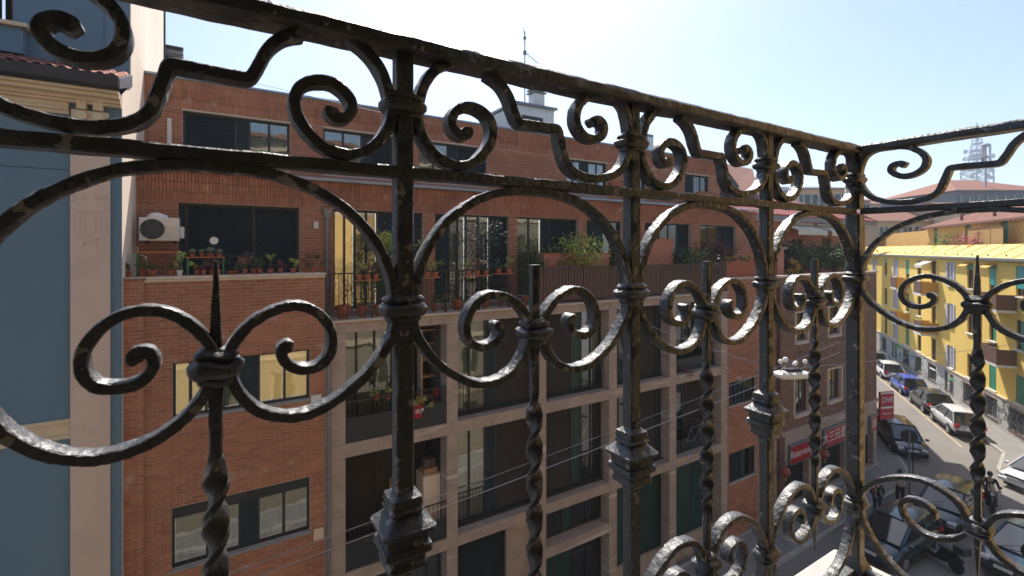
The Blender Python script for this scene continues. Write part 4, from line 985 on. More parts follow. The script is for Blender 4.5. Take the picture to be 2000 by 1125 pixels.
tree(ts(1335, FP+.8), 1.9, .7, m_leaf, 1000, .10, 'wide dark bush right of the tall screen')
tree(ts(1375, FP+.6), 1.5, .5, m_leafg, 600, .09, 'grey green bush low by the slatted railing')
tree(ts(1405, FP+1.1), 2.3, .55, m_leafr, 700, .10, 'dark red leaved maple against the terrace window', low=.4)
for k, (a, b) in enumerate(((1412,1470),)):
    p0 = at(a, 510, FP+.35); p1 = ax(b, FP+.35)
    t = thing('flower_box', 'window box of small yellow flowers at the right end of the terrace', 'flower box', (p0.x, FP+.35, ZS)); L = p1-p0.x
    obj('box', MB().box((0,-.12,.5),(L,.12,p0.z-ZS)), m_terra, t, world=False)
    mb = MB(); mf = MB()
    for j in range(6): q = leaves((L*(j+.5)/6,0,p0.z-ZS+.1), .2, .12, 90, .06, PR); mb.add(q.v, q.f); mb.var[-len(q.f):] = q.var; q = leaves((L*(j+.5)/6,0,p0.z-ZS+.16), .2, .08, 60, .05, PR); mf.add(q.v, q.f); mf.var[-len(q.f):] = q.var
    obj('foliage', mb, m_leaf, t, world=False); obj('flowers', mf, m_flowy, t, world=False)
for k, (a, b, y, Yq) in enumerate(((1192,1216,352,PC-.5),(1362,1402,372,PC-.5))):
    p0 = at(a, y, Yq); L = ax(b, Yq)-p0.x
    t = thing('flower_box', ('yellow flower box on the upper roof ledge, left one','yellow flower box on the upper roof ledge, right one')[k], 'flower box', (p0.x, Yq, p0.z-.22))
    obj('box', MB().box((0,-.1,0),(L,.1,.16)), m_terra, t, world=False); mf = leaves((L/2,0,.25), L*.5, .10, 160, .06, PR); obj('flowers', mf, m_flowy, t, world=False)
# things in the loggias
def lp(x, y, Y): return at(x, y, Y)
p = lp(812, 800, FP+.02); t = thing('red_bucket', 'red hanging bucket lettered IKP in white on the balcony railing', 'bucket', (p.x, FP-.12, p.z-.16))
obj('bucket', MB().lathe((0,0,0), [(.10,0),(.14,.30),(.15,.31),(.15,.33),(.13,.33),(.12,.30),(.001,.28)], 18), m_red, t, smooth=True, world=False)
def text(s, size, loc, rot, m_, parent, name='lettering', ext=.003, sx=1.0):
    c = bpy.data.curves.new(name, 'FONT'); c.body = s; c.size = size; c.extrude = ext; c.align_x = 'CENTER'; c.align_y = 'CENTER'
    tmp = bpy.data.objects.new('tmp_text', c); COL.objects.link(tmp)
    dg = bpy.context.evaluated_depsgraph_get(); me_ = bpy.data.meshes.new_from_object(tmp.evaluated_get(dg)); bpy.data.objects.remove(tmp)
    me_.materials.clear(); me_.materials.append(m_)
    o = bpy.data.objects.new(name, me_); COL.objects.link(o); o.parent = parent; o.location = loc; o.rotation_euler = rot; o.scale = (sx, 1, 1); return o
text('IKP', .17, (0,-.152,.2), (R(90),0,0), m_whiteg, t)
pl = leaves((0,0,.38), .22, .14, 150, .07, PR); obj('foliage', pl, m_leafl, t, world=False); obj('flowers', leaves((.05,0,.42), .2, .12, 60, .06, PR), m_flowy, t, world=False)
for x, y in ((738,768),(760,768)):
    p = lp(x, y, FP+.1); plant((p.x, FP+.2, p.z-.20), .08, .14, 'bright', 'light green plant on the loggia rail %s' % ('farthest left' if x == 738 else 'next to the iron post'), ph=.2, spread=.16)
p = lp(850, 835, FP+.7); t = thing('folding_chair', 'small red folding chair in the upper loggia', 'chair', (p.x-.1, FP+.6, ZB2))
for x in (0,.34):
    obj('leg', MB().tube([(x,0,0),(x,.36,.45)], .012, 6), m_white, t, world=False); obj('leg', MB().tube([(x,.36,0),(x,0,.45),(x,-.02,.85)], .012, 6), m_white, t, world=False)
obj('seat', MB().box((0,0,.44),(.34,.36,.47)), m_red, t, bev=.006, world=False); obj('backrest', MB().box((0,-.035,.62),(.34,-.015,.85)), m_red, t, bev=.006, world=False)
p = lp(838, 640, FP+.8); t = thing('wall_rack', 'pinkish wooden rack of shelves standing against the loggia pillar', 'rack', (ax(822,FP+.9), FP+.9, ZB2))
for x in (0,.42): obj('upright', MB().box((x,0,0),(x+.05,.3,2.5)), m_cream, t, world=False)
for z in (.5,1.1,1.6,2.05,2.45): obj('shelf_board', MB().box((.051,0,z),(.419,.3,z+.04)), m_woodl, t, world=False)
p0 = at(815, 900, FP+.45); t = thing('cabinet', 'tall pale wooden cabinet standing in the lower loggia', 'cabinet', (ax(826,FP+.5), FP+.5, ZB3))
W = ax(866,FP+.5)-ax(826,FP+.5); Hc = az(850, 925, FP+.5)-ZB3
obj('body', MB().box((0,0,0),(W,.55,Hc)), m_cream, t, bev=.008, world=False); obj('door', MB().box((.02,-.02,.04),(W-.02,-.002,Hc-.03)), m_cream2, t, bev=.006, world=False)
t2 = thing('wooden_box', 'varnished wooden box piled with dark things on top of the cabinet', 'box', (ax(830,FP+.5), FP+.55, ZB3+Hc+.002))
obj('box', MB().box((0,0,0),(.4,.35,.16)), m_woodl, t2, bev=.006, world=False); obj('lid', MB().box((.02,.02,.17),(.36,.3,.42)), m_curtb, t2, bev=.02, world=False)
for k, x in enumerate((765,769)):
    t = thing('broom_handle', ('pale broom handle leaning behind the left side of the iron post','second pale broom handle close to the post')[k], 'handle', (ax(x,FP+.3), FP+.3, ZB3))
    obj('handle', MB().tube([(0,0,.1),(.0-.05*k,.12,1.75+.12*k)], .014, 8), m_woodl, t, world=False)
# plants and bikes in the right loggias
p = lp(1372, 870, FP+.2)
for k, (x, z, lb) in enumerate(((1345,ZB3,'dark bicycle leaning at the left of the right loggia'),)):
    t = thing('bicycle', lb, 'bicycle', (ax(1332,FP+.25), FP+.3, ZB3+.05))
    for xx in (.34, 1.36): obj('wheel', MB().tube([(xx+.33*math.cos(a),0,.34+.33*math.sin(a)) for a in [i*2*math.pi/28 for i in range(29)]], .016, 6), m_tyre, t, world=False)
    obj('frame', MB().tube([(.34,0,.34),(.62,0,.80),(1.2,0,.82),(1.36,0,.34)], .016, 6).tube([(.62,0,.80),(.78,0,.30),(1.2,0,.80)], .016, 6).tube([(.34,0,.34),(.78,0,.30)], .012, 6), m_grey, t, world=False)
    obj('saddle', MB().box((.48,-.06,.90),(.74,.06,.95)), m_black, t, bev=.02, world=False); obj('handlebar', MB().tube([(1.12,-.26,.98),(1.2,0,1.0),(1.12,.26,.98)], .014, 6), m_grey, t, world=False)
tree((ax(1338,FP+.2), FP+.25, ZB2-.2-.8), 1.2, .25, m_leafr, 160, .08, 'reddish trailing plant hanging in the upper right loggia', name='trailing_plant')

# rooftop penthouse, chimney, antenna
q0 = at(962, 245, 17.5); q1 = at(1082, 190, 17.5)
t = thing('rooftop_penthouse', 'white rooftop stair house with sloping top above the brick parapet', 'roof house', (q0.x, 17.5, zrt), world=True)
obj('walls', MB().prism([(q0.x,zrt-.02),(q1.x,zrt-.02),(q1.x,az(1080,216,17.5)),(az(0,0,1)*0+ax(1012,17.5),az(1012,204,17.5)),(q0.x,az(962,226,17.5))], 17.5, 20), m_whiteg, t)
obj('roof_slab', MB().prism([(ax(1005,17.4),az(1012,204,17.5)),(q1.x+.1,az(1080,216,17.5)),(q1.x+.1,az(1080,216,17.5)+.1),(ax(1005,17.4),az(1012,204,17.5)+.1)], 17.35, 20.1), m_grey, t)
obj('window', MB().box((ax(1022,17.4),17.46,az(1040,238,17.5)),(ax(1062,17.4),17.499,az(1040,228,17.5))), m_dark, t)
cx = ax(1048,18); t = thing('chimney', 'white chimney with stacked louvred cowl on the penthouse roof', 'chimney', (cx, 18, az(1048,210,18)), world=True)
zq = az(1048,212,18); obj('stack', MB().box((cx-.28,18-.25,zq-.2),(cx+.28,18+.25,zq+.62)), m_whiteg, t, bev=.01)
for k in range(4): obj('cowl_ring', MB().box((cx-.36+.02*k,18-.32,zq+.64+.13*k),(cx+.36-.02*k,18+.32,zq+.70+.13*k)), m_grey, t, bev=.01)
obj('cowl_core', MB().box((cx-.22,18-.2,zq+.62),(cx+.22,18+.2,zq+1.16)), m_black, t)
cx = ax(1025,17.8); z0 = az(1025,210,17.8); z1 = az(1025,50,17.8)
t = thing('roof_antenna', 'thin television antenna mast rising above the penthouse against the sky', 'antenna', (cx, 17.8, z0), world=True)
obj('mast', MB().tube([(cx,17.8,z0),(cx,17.8,z1-.25)], .03, 6), m_lat, t)
obj('upper_rod', MB().tube([(cx,17.8,z1-.55),(cx-.10,17.8,z1)], .014, 5), m_lat, t)
zz = az(1025,103,17.8); obj('aerial_boom', MB().tube([(cx-.05,17.8,zz+.05),(cx+.75,17.8,zz-.34)], .018, 5), m_lat, t)
for k in range(6): obj('aerial_element', MB().tube([(cx+.12*k,17.8-.28+.03*k,zz-.02-.055*k),(cx+.12*k,17.8+.28-.03*k,zz-.02-.055*k)], .010, 4), m_lat, t)
obj('clamp', MB().box((cx-.06,17.75,zz-.08),(cx+.06,17.85,zz+.08)).box((cx-.05,17.75,z1-.62),(cx+.05,17.85,z1-.5)), m_grey, t)
q = at(1270, 292, 17.5); t = thing('roof_cabinet', 'small pale equipment cabinet on the brick roof behind the second post', 'cabinet', (q.x, 17.5, zrt), world=True)
obj('cabinet', MB().box((q.x-.25,17.5,zrt),(q.x+.25,18,az(1270,262,17.5))), m_grey, t, bev=.02); obj('cabinet_door', MB().box((q.x-.2,17.48,zrt+.1),(q.x+.2,17.498,az(1270,268,17.5))), m_whiteg, t)
# thin wire above the brick roof
mb = MB(); a, b = at(480,158,14), at(1300,300,19); mb.tube([a + (b-a)*(k/10) - Vector((0,0,.5*math.sin(math.pi*k/10))) for k in range(11)], .008, 4)
tag(obj('roof_wire', mb, m_lat), 'thin sagging wire just above the brick roof edge', 'wire')
# ------------------------------------------------------------------ brown corner house with shops
CH = thing('corner_building', 'brown brick corner building with red shop signs and stone ground floor', 'building', (XD1, FP, G), world=True)
XC1 = CB.x
def px4(x0, x1, y0, y1, Y=FP): return (ax(x0,Y), ax(x1,Y), az(x0,y1,Y), az(x0,y0,Y))
hw = [px4(1552,1580,737,812), px4(1617,1643,724,785), px4(1554,1577,612,668), px4(1618,1641,601,655)]
ZBND = az(1525,852,FP)
sh_ = [(ax(1532,FP),ax(1580,FP),G+.15,az(1532,912,FP)),(ax(1604,FP),ax(1652,FP),G+.15,az(1604,880,FP)),(ax(1690,FP),ax(1706,FP),G+.15,az(1690,850,FP))]
mb = MB(); wall_holes(mb, XD1, XC1, ZBND, -1.3, FP+.012, .3, hw); obj('mortar_wall', mb, m_mortar, CH)
obj('brickwork', brick_mesh(bricks(XD1, XC1, ZBND+.02, -1.32, FP, hw, L=.25, H=.07), FP), m_brick_dk, CH, kind='stuff')
mb = MB(); wall_holes(mb, XD1, XC1, G, ZBND, FP, .35, sh_); obj('shop_wall', mb, m_stone, CH)
obj('stone_band', MB().box((XD1,FP-.12,ZBND),(XC1+.05,FP-.002,ZBND+.16)), m_stone, CH, bev=.01); obj('parapet_coping', MB().box((XD1,FP-.06,-1.3),(XC1+.05,FP+.3,-1.22)), m_stone_lt, CH, bev=.01)
for i, h in enumerate(hw):
    wq = window(CH, *h, FP+.14, [(0,.55,('gp','gd','gb','gp')[i]),(.55,1,'gd')], fr=m_brn)
    for a, b in (((h[0]-.10,FP-.035,h[2]-.14),(h[0]-.002,FP+.1,h[3]+.1)),((h[1]+.002,FP-.035,h[2]-.14),(h[1]+.10,FP+.1,h[3]+.1)),((h[0],FP-.03,h[3]+.002),(h[1],FP+.1,h[3]+.1)),((h[0],FP-.08,h[2]-.14),(h[1],FP+.1,h[2]-.002))):
        obj('surround', MB().box(a, b), m_stone_lt, wq, bev=.006)
for h in sh_: obj('shop_front', MB().box((h[0],FP+.3,h[2]),(h[1],FP+.33,h[3])), m_inner, CH)
obj('rain_pipe', MB().tube([(XD1+.25,FP-.09,G),(XD1+.25,FP-.09,-1.4)], .07, 10), m_brn, CH, smooth=True)
obj('pilaster', MB().box((XD1+.38,FP-.05,G),(XD1+.75,FP-.002,ZBND-.002)), m_brn, CH)
# side wall along the side street and back
wl = MB(); A = CB; B = CB + D2*18
wl.quad((A.x,A.y,G),(B.x,B.y,G),(B.x,B.y,-1.25),(A.x,A.y,-1.25)); wl.quad((B.x,B.y,G),(XD1+6,B.y+8,G),(XD1+6,B.y+8,-1.25),(B.x,B.y,-1.25)); obj('side_wall', wl, m_brick_dk, CH)
obj('terrace_floor', MB().add([(XD1,FP+.3,-1.45),(A.x,A.y+.3,-1.45),(B.x,B.y,-1.45),(XD1,B.y,-1.45)], [(0,1,2,3)]), m_stone, CH)
# side wall details: canopies and side windows (in the frame of the side wall)
for k, (t0, z0) in enumerate(((1.4,-4.6),(5.0,-4.6),(1.4,-7.9),(5,-7.9))):
    p = A + D2*t0 - N2*.01; q = p + D2*1.1; n_ = -N2
    obj('side_window', MB().loft([[(p.x,p.y,z0),(q.x,q.y,z0),(q.x,q.y,z0+1.6),(p.x,p.y,z0+1.6)],[(p.x+n_.x*.06,p.y+n_.y*.06,z0),(q.x+n_.x*.06,q.y+n_.y*.06,z0),(q.x+n_.x*.06,q.y+n_.y*.06,z0+1.6),(p.x+n_.x*.06,p.y+n_.y*.06,z0+1.6)]]), m_dark, CH)
for k, z0 in enumerate((-2.05,-5.3,-8.6)):
    p = A + D2*6.2; q = A + D2*9.4; n_ = -N2*1.0
    t_ = thing('side_balcony', ('dark balcony on the side wall of the brown corner building, top one','dark balcony on the side wall of the brown corner building, middle one','dark balcony on the side wall of the brown corner building, lowest one')[k], 'balcony', tuple(p), world=True)
    obj('slab', MB().loft([[(p.x,p.y,z0),(q.x,q.y,z0),(q.x+n_.x,q.y+n_.y,z0),(p.x+n_.x,p.y+n_.y,z0)],[(p.x,p.y,z0+.14),(q.x,q.y,z0+.14),(q.x+n_.x,q.y+n_.y,z0+.14),(p.x+n_.x,p.y+n_.y,z0+.14)]]), m_grey, t_)
    for j in range(12):
        r_ = p + (q-p)*(j/11) + n_*.95; obj('rod', MB().box((r_.x-.012,r_.y-.012,z0+.14),(r_.x+.012,r_.y+.012,z0+1.1)), m_black, t_)
    r0 = p + n_*.95; r1 = q + n_*.95; obj('handrail', MB().tube([(r0.x,r0.y,z0+1.12),(r1.x,r1.y,z0+1.12)], .03, 6), m_black, t_)
# signs
def sign(x0, x1, y0, y1, txt, label, th=.12, size=None, Y=FP-.02, hgt=None):
    a = at(x0, y1, Y); b = at(x1, y0, Y); X0, X1 = a.x, b.x; z0 = a.z; z1 = z0 + (hgt or .95)
    t = thing('shop_sign', label, 'sign', (X0, Y, z0)); W = X1-X0; H = z1-z0
    obj('frame', MB().box((-.07,-th,-.07),(W+.07,-.002,H+.07)), m_grey, t, bev=.01, world=False); obj('face', MB().box((0,-th-.02,0),(W,-th-.002,H)), m_red, t, world=False)
    text(txt, size or H*.8, (W/2, -th-.022, H*.52), (R(90),0,0), m_whiteg, t, sx=1.0); return t
sign(1541,1578,872,905,'Ristorante','red shop sign with white script word left of the twisted bar', hgt=.78, size=.46)
sign(1607,1652,840,873,'大三元酒家','red shop sign with five white Chinese characters beside the corner post', hgt=.82, size=.60)
sign(1697,1707,822,842,'酒','small red square sign near the corner of the brown building', hgt=.75, size=.5)
t = thing('projecting_sign', 'red vertical sign lettered OVE projecting from the corner building over the side street', 'sign', (CB.x+.1, CB.y-.1, az(1722,832,FP-.6)))
dz = az(1722,776,FP-.6) - az(1722,832,FP-.6)
obj('panel', MB().box((.0,-.06,0),(.95,.06,dz)), m_red, t, bev=.02, world=False); obj('bracket', MB().box((-.12,-.03,dz*.3),(0,.03,dz*.36)), m_black, t, world=False); t.rotation_euler = (0,0,-.35)
text('OVE', .42, (.48,-.065,dz*.70), (R(90),0,0), m_whiteg, t); text('ristorante', .17, (.48,-.065,dz*.22), (R(90),0,0), m_whiteg, t)
obj('stripe', MB().box((.05,-.066,dz*.40),(.90,-.0605,dz*.46)), m_whiteg, t, world=False); obj('top_strip', MB().box((.02,-.066,dz*.93),(.93,-.0605,dz*.98)), m_whiteg, t, world=False)
for k, (x, y) in enumerate(((1535,922),(1611,887))):
    p = at(x, y, FP-.45); t = thing('red_lantern', ('red lantern hanging by the script shop sign','red lantern hanging by the Chinese shop sign')[k], 'lantern', tuple(p))
    obj('shade', MB().lathe((0,0,0), [(.08,-.22),(.15,-.16),(.21,0),(.15,.16),(.08,.22)], 16), mat('lantern_red%d' % k, (.30,.06,.035), (.22,.045,.025), rough=.5), t, smooth=True, world=False)
    obj('rod', MB().tube([(0,0,.22),(0,0,.40),(0,.42,.42)], .012, 6), m_black, t, world=False); obj('tassel', MB().lathe((0,0,-.4), [(.03,0),(.02,.18)], 8), m_flowy, t, world=False)
# roof terrace storey of the corner building
YS = 15.2
p0 = ax(1455, YS); p1 = ax(1690, YS)
PH = thing('roof_storey', 'salmon painted roof storey with cream awnings behind the corner building terrace', 'roof house', (p0, YS, -1.4), world=True)
hs = [(ax(1547,YS),ax(1568,YS),-1.3,az(1547,466,YS)),(ax(1605,YS),ax(1623,YS),az(1605,492,YS),az(1605,465,YS))]
mb = MB(); wall_holes(mb, p0, p1, -1.44, 1.62, YS, .3, hs); obj('wall', mb, m_salm, PH)
window(PH, *hs[0], YS+.1, [(0,1,'gd')], fr=m_brn); window(PH, *hs[1], YS+.1, [(0,.5,'gp'),(.5,1,'gd')], fr=m_brn)
obj('eave_board', MB().box((p0-.2,YS-.5,1.62),(p1+.5,YS-.4,1.85)), m_grey, PH)
rf = MB(); n = 26
for k in range(n):
    x0 = p0-.3 + (p1+.8-p0)*k/n; x1 = p0-.3 + (p1+.8-p0)*(k+1)/n - .02; rf.loft([[(x0,YS-.5,1.86),(x0+.05,YS-.5,1.95),(x1-.05,YS-.5,1.95),(x1,YS-.5,1.86)],[(x0,YS+6.5,4.2),(x0+.05,YS+6.5,4.3),(x1-.05,YS+6.5,4.3),(x1,YS+6.5,4.2)]], var=random.random()*9)
obj('tiled_roof', rf, mat('roof_red_dark', (.30,.07,.055), (.24,.055,.045), rough=.85, scale=3, var=.1, obj_co=False), PH, kind='stuff')
q = at(1480, 395, YS+3); obj('dormer', MB().prism([(ax(1425,18),az(1425,388,18)),(ax(1443,18),az(1425,388,18)),(ax(1443,18),az(1443,362,18)),(ax(1425,18),az(1425,338,18))], 18, 21), m_gutter, PH)
rb = MB(); rb.quad((ax(1412,19),19,az(1412,372,19)),(ax(1482,19),19,az(1482,378,19)),(ax(1470,24),24,az(1470,330,24)),(ax(1410,24),24,az(1410,318,24))); obj('rear_roof', rb, m_tile_far, PH)
obj('skylight', MB().box((ax(1442,18.6),18.6,az(1442,392,18.6)),(ax(1466,18.6),18.8,az(1442,388,18.6))), m_zinc, PH)
for k, (a, b) in enumerate(((1534,1592),(1600,1643))):
    x0, x1 = ax(a,YS-.2), ax(b,YS-.2); t = thing('awning', ('cream awning over the roof terrace door','cream awning over the roof terrace window')[k], 'awning', (x0, YS, 1.5), world=True)
    obj('cloth', MB().loft([[(x0,YS-.01,1.42),(x1,YS-.01,1.42),(x1,YS-.01,1.46),(x0,YS-.01,1.46)],[(x0,YS-.9,1.08),(x1,YS-.9,1.08),(x1,YS-.9,1.11),(x0,YS-.9,1.11)]]), m_awn, t)
    obj('valance', MB().box((x0,YS-.93,.82),(x1,YS-.905,1.10)), m_awn, t); obj('cassette', MB().box((x0,YS-.12,1.47),(x1,YS-.0,1.56)), m_whiteg, t)
for k, (x, Y_, h, cr, m_, lb) in enumerate(((1565,14.4,1.6,.7,m_leaf,'green hedge bush left end of the roof terrace'),(1600,14.2,1.9,.9,m_leaf,'largest green bush on the roof terrace'),(1628,14.0,2.0,.8,m_leaf,'green bush right end of the roof terrace'),(1545,14.0,1.9,.35,m_leafg,'pale thin bush by the salmon pillar'),(1660,14.4,1.6,.8,m_leaf,'dark bush behind the corner post'))):
    tree((ax(x,Y_),Y_,-1.45), h, cr, m_, 900, .13, lb, rng=PR, name='roof_terrace_bush', low=.1)
p = at(1552,530,13.5); t = tree((p.x,13.5,-1.45), .9, .3, m_flowy, 220, .09, 'round yellow flowering bush on the roof terrace edge', name='flowering_bush', low=.1)
t = thing('terrace_pillar', 'salmon painted pillar with grey cap at the edge of the roof terrace', 'pillar', (ax(1524,13),13,-1.4), world=True)
obj('shaft', MB().box((ax(1518,13),13,-1.44),(ax(1531,13),13.4,az(1524,487,13))), m_salm, t); obj('cap', MB().box((ax(1516,13),12.95,az(1524,487,13)),(ax(1537,13),13.45,az(1524,487,13)+.12)), m_grey, t)

# ------------------------------------------------------------------ yellow apartment building along the side street (local frame: x along the street, y out)
YH = thing('yellow_apartment_building', 'long yellow apartment building with teal shutters and graffiti plinth along the side street', 'building', (OY.x, OY.y, G), rz=A2)
def yb(x, y, s=0.):
    r_ = ray(x, y); k = (-17.1 + s) / (N2.x*r_[0] + N2.y*r_[1]); P = Vector((r_[0]*k, r_[1]*k, 0)) - OY
    return P.dot(D2), r_[2]*k - G
T0, T1 = -7.5, 46
ZPL = -10.0-G; ZGT = -.78-G
colsY = [((2035,2060),3),((1982,2003),1),((1931,1947),1),((1888,1902),2),((1850,1864),0),((1818,1829),4),((1791,1800),2),((1769,1776),1),((1746,1753),0),((1727,1733),2)]
rows = [(-3.0-G,-1.05-G),(-6.4-G,-4.5-G),(-9.8-G,-8.0-G)]
holes = []; spec = []
for (a, b), kd in colsY:
    t1 = yb(a, 600)[0]; t0 = yb(b, 600)[0]; t0, t1 = (t1+t0)/2-.48, (t1+t0)/2+.48
    for r_, (z0, z1) in enumerate(rows):
        door = kd == 4; z0_ = z0 - (.9 if door else 0); holes.append((t0, t1, z0_, z1)); spec.append((kd, r_, t0, t1, z0_, z1))
for k in range(4):
    t0 = T1-14+k*3.6
    for r_, (z0, z1) in enumerate(rows): holes.append((t0, t0+.95, z0, z1)); spec.append((k % 3, r_, t0, t0+.95, z0, z1))
def flip(mb): m = MB(); m.add([(x, -y, z) for x, y, z in mb.v], mb.f); return m
w_ = MB(); wall_holes(w_, T0, T1, ZPL, ZGT, 0, .3, holes); obj('street_wall', flip(w_), m_yel, YH, world=False)
plw = []
for (a, b, y0, y1) in ((1972,2003,816,872),(1925,1949,790,832),(1883,1905,765,804),(1857,1863,746,778),(1847,1852,740,770),(1814,1830,724,754),(1788,1801,708,737),(1765,1777,694,720),(1749,1753,684,705),(1743,1747,680,702),(1724,1732,670,690)):
    ta, z0 = yb(b, y1); tb, z1 = yb(a, y0); 
    if tb-ta < .5: tb = ta+.5
    plw.append((ta, tb, max(.35, -11.75-G), -10.35-G))
w_ = MB(); wall_holes(w_, T0, T1, 0, ZPL, -.06, .3, plw); obj('plinth', flip(w_), m_plinth, YH, world=False)
obj('plinth_course', MB().box((T0,.0,ZPL-.001),(T1,.12,ZPL+.10)), m_trim, YH, world=False)
for h in plw:
    f = MB().box((h[0],-.16,h[2]),(h[1],-.14,h[3])); wq = obj('basement_window', f, m_cglass, YH, world=False)
    for k in range(1, max(2, int((h[1]-h[0])/.22))): x = h[0]+(h[1]-h[0])*k/max(2, int((h[1]-h[0])/.22)); obj('bar', MB().box((x-.014,-.05,h[2]),(x+.014,-.02,h[3])), m_grey, wq, world=False)
    obj('surround', MB().box((h[0]-.08,-.01,h[3]),(h[1]+.08,.085,h[3]+.09)).box((h[0]-.08,.0,h[2]-.1),(h[1]+.08,.10,h[2])), m_brn, wq, world=False)
for kd, r_, t0, t1, z0, z1 in spec:
    f = MB().box((t0,-.18,z0),(t0+.06,-.1,z1)).box((t1-.06,-.18,z0),(t1,-.1,z1)).box((t0+.06,-.18,z1-.06),(t1-.06,-.1,z1)).box((t0+.06,-.18,z0),(t1-.06,-.1,z0+.06)).box(((t0+t1)/2-.03,-.17,z0+.06),((t0+t1)/2+.03,-.11,z1-.06))
    wq = obj('window', f, m_whiteg if kd in (0,) else m_brn, YH, world=False); obj('pane', MB().box((t0+.06,-.15,z0+.06),(t1-.06,-.14,z1-.06)), m_cglass, wq, world=False)
    obj('sill', MB().box((t0-.1,.0,z0-.08),(t1+.1,.12,z0-.002)), m_whiteg, wq, world=False)
    if kd == 0:                                            # pale shutters folded open on the wall
        for s, x in ((-1, t0-.34),(1, t1+.02)): obj('shutter', MB().box((x,.005,z0),(x+.32,.05,z1)), m_lil, wq, bev=.01, world=False)
        obj('shutter', MB().box((t0+.52,-.09,z0+.02),(t1-.01,-.06,z1-.02)), m_lil, wq, world=False)
    elif kd == 1:
        m_ = m_teal if r_ == 0 else m_grn; obj('shutter', MB().box((t0+.02,-.07,z0+.02 if r_ else z0+.5),((t0+t1)/2-.01 if r_ == 1 else t1-.02,-.03,z1-.02)), m_, wq, world=False)
    elif kd == 2 and r_ == 0: obj('shutter', MB().box((t0+.02,-.07,z1-.5),(t1-.02,-.03,z1-.02)), m_teal, wq, world=False)
    elif kd in (3,): obj('shutter', MB().box((t0+.02,-.07,z0+.02),(t1-.02,-.03,z1-.02)), m_grn, wq, world=False)
# gutter, sloping yellow parapet, attic storey
obj('street_gutter', MB().box((T0-.3,.002,ZGT+.0),(T1,.42,ZGT+.20)), m_grey, YH, bev=.03, world=False)
w_ = MB(); w_.loft([[(T0-.2,.25,ZGT+.201),(T0-.2,-1.4,ZGT+1.15),(T0-.2,-1.4,ZGT+.1),(T0-.2,0,ZGT+.05)],[(T1,.25,ZGT+.201),(T1,-1.4,ZGT+1.15),(T1,-1.4,ZGT+.1),(T1,0,ZGT+.05)]]); obj('sloping_parapet', w_, m_yelp, YH, world=False)
for k in range(22):
    x = T0+1+k*2.4; obj('parapet_rib', MB().loft([[(x,.24,ZGT+.215),(x,-1.38,ZGT+1.165),(x,-1.38,ZGT+1.20),(x,.24,ZGT+.25)],[(x+.10,.24,ZGT+.215),(x+.10,-1.38,ZGT+1.165),(x+.10,-1.38,ZGT+1.20),(x+.10,.24,ZGT+.25)]]), m_yelp, YH, world=False)
    obj('snow_guard', MB().box((x+1.1,.05,ZGT+.32),(x+1.16,.12,ZGT+.44)), m_black, YH, world=False)
zT = ZGT+1.1; zE = 2.25-G
at_h = [(1.6,2.5,zT,zT+1.9),(8,9,zT,zT+1.9),(14,15,zT,zT+1.9),(21,22,zT,zT+1.9),(28,29,zT,zT+1.9)]
w_ = MB(); wall_holes(w_, T0, 24, zT-.6, zE, 2.5, .3, at_h); obj('attic_wall', flip(w_), m_yel2, YH, world=False)
for h in at_h[:4]: obj('attic_door', MB().box((h[0],-2.7,h[2]),(h[1],-2.62,h[3])), m_grn, YH, world=False)
w_ = MB(); n = 60
for k in range(n):
    x0 = T0-.5 + 32*k/n; w_.loft([[(x0,-2.0,zE-.02),(x0+.05,-2.0,zE+.06),(x0+.42,-2.0,zE+.06),(x0+.5,-2.0,zE-.02)],[(x0,-8.5,zE+2.1),(x0+.05,-8.5,zE+2.2),(x0+.42,-8.5,zE+2.2),(x0+.5,-8.5,zE+2.1)]], var=random.random()*9)
obj('tiled_roof', w_, m_tile_far, YH, kind='stuff', world=False)
obj('attic_gutter', MB().box((T0-.5,-2.0,zE-.14),(24.5,-1.88,zE-.03)), m_brn, YH, world=False); obj('attic_pipe', MB().tube([(4.1,-2.42,zT),(4.1,-2.42,zE-.5),(4.5,-2.0,zE-.15)], .06, 8), m_brn, YH, world=False)
for x in (2.9, 6.5, 12.0, 18.0): obj('roof_vent', MB().lathe((x,-3.3,zE+.5), [(.12,0),(.12,.4),(.18,.42),(.1,.6)], 10), m_tile_far, YH, world=False)
obj('roof_body', MB().box((T0+.01,-11,0.01),(T1-.02,-2.81,zE-.2)), m_yel2, YH, world=False)
obj('end_wall', MB().box((T0-.02,-11,0),(T0+.3,-.3,ZGT)), m_yel, YH, world=False)
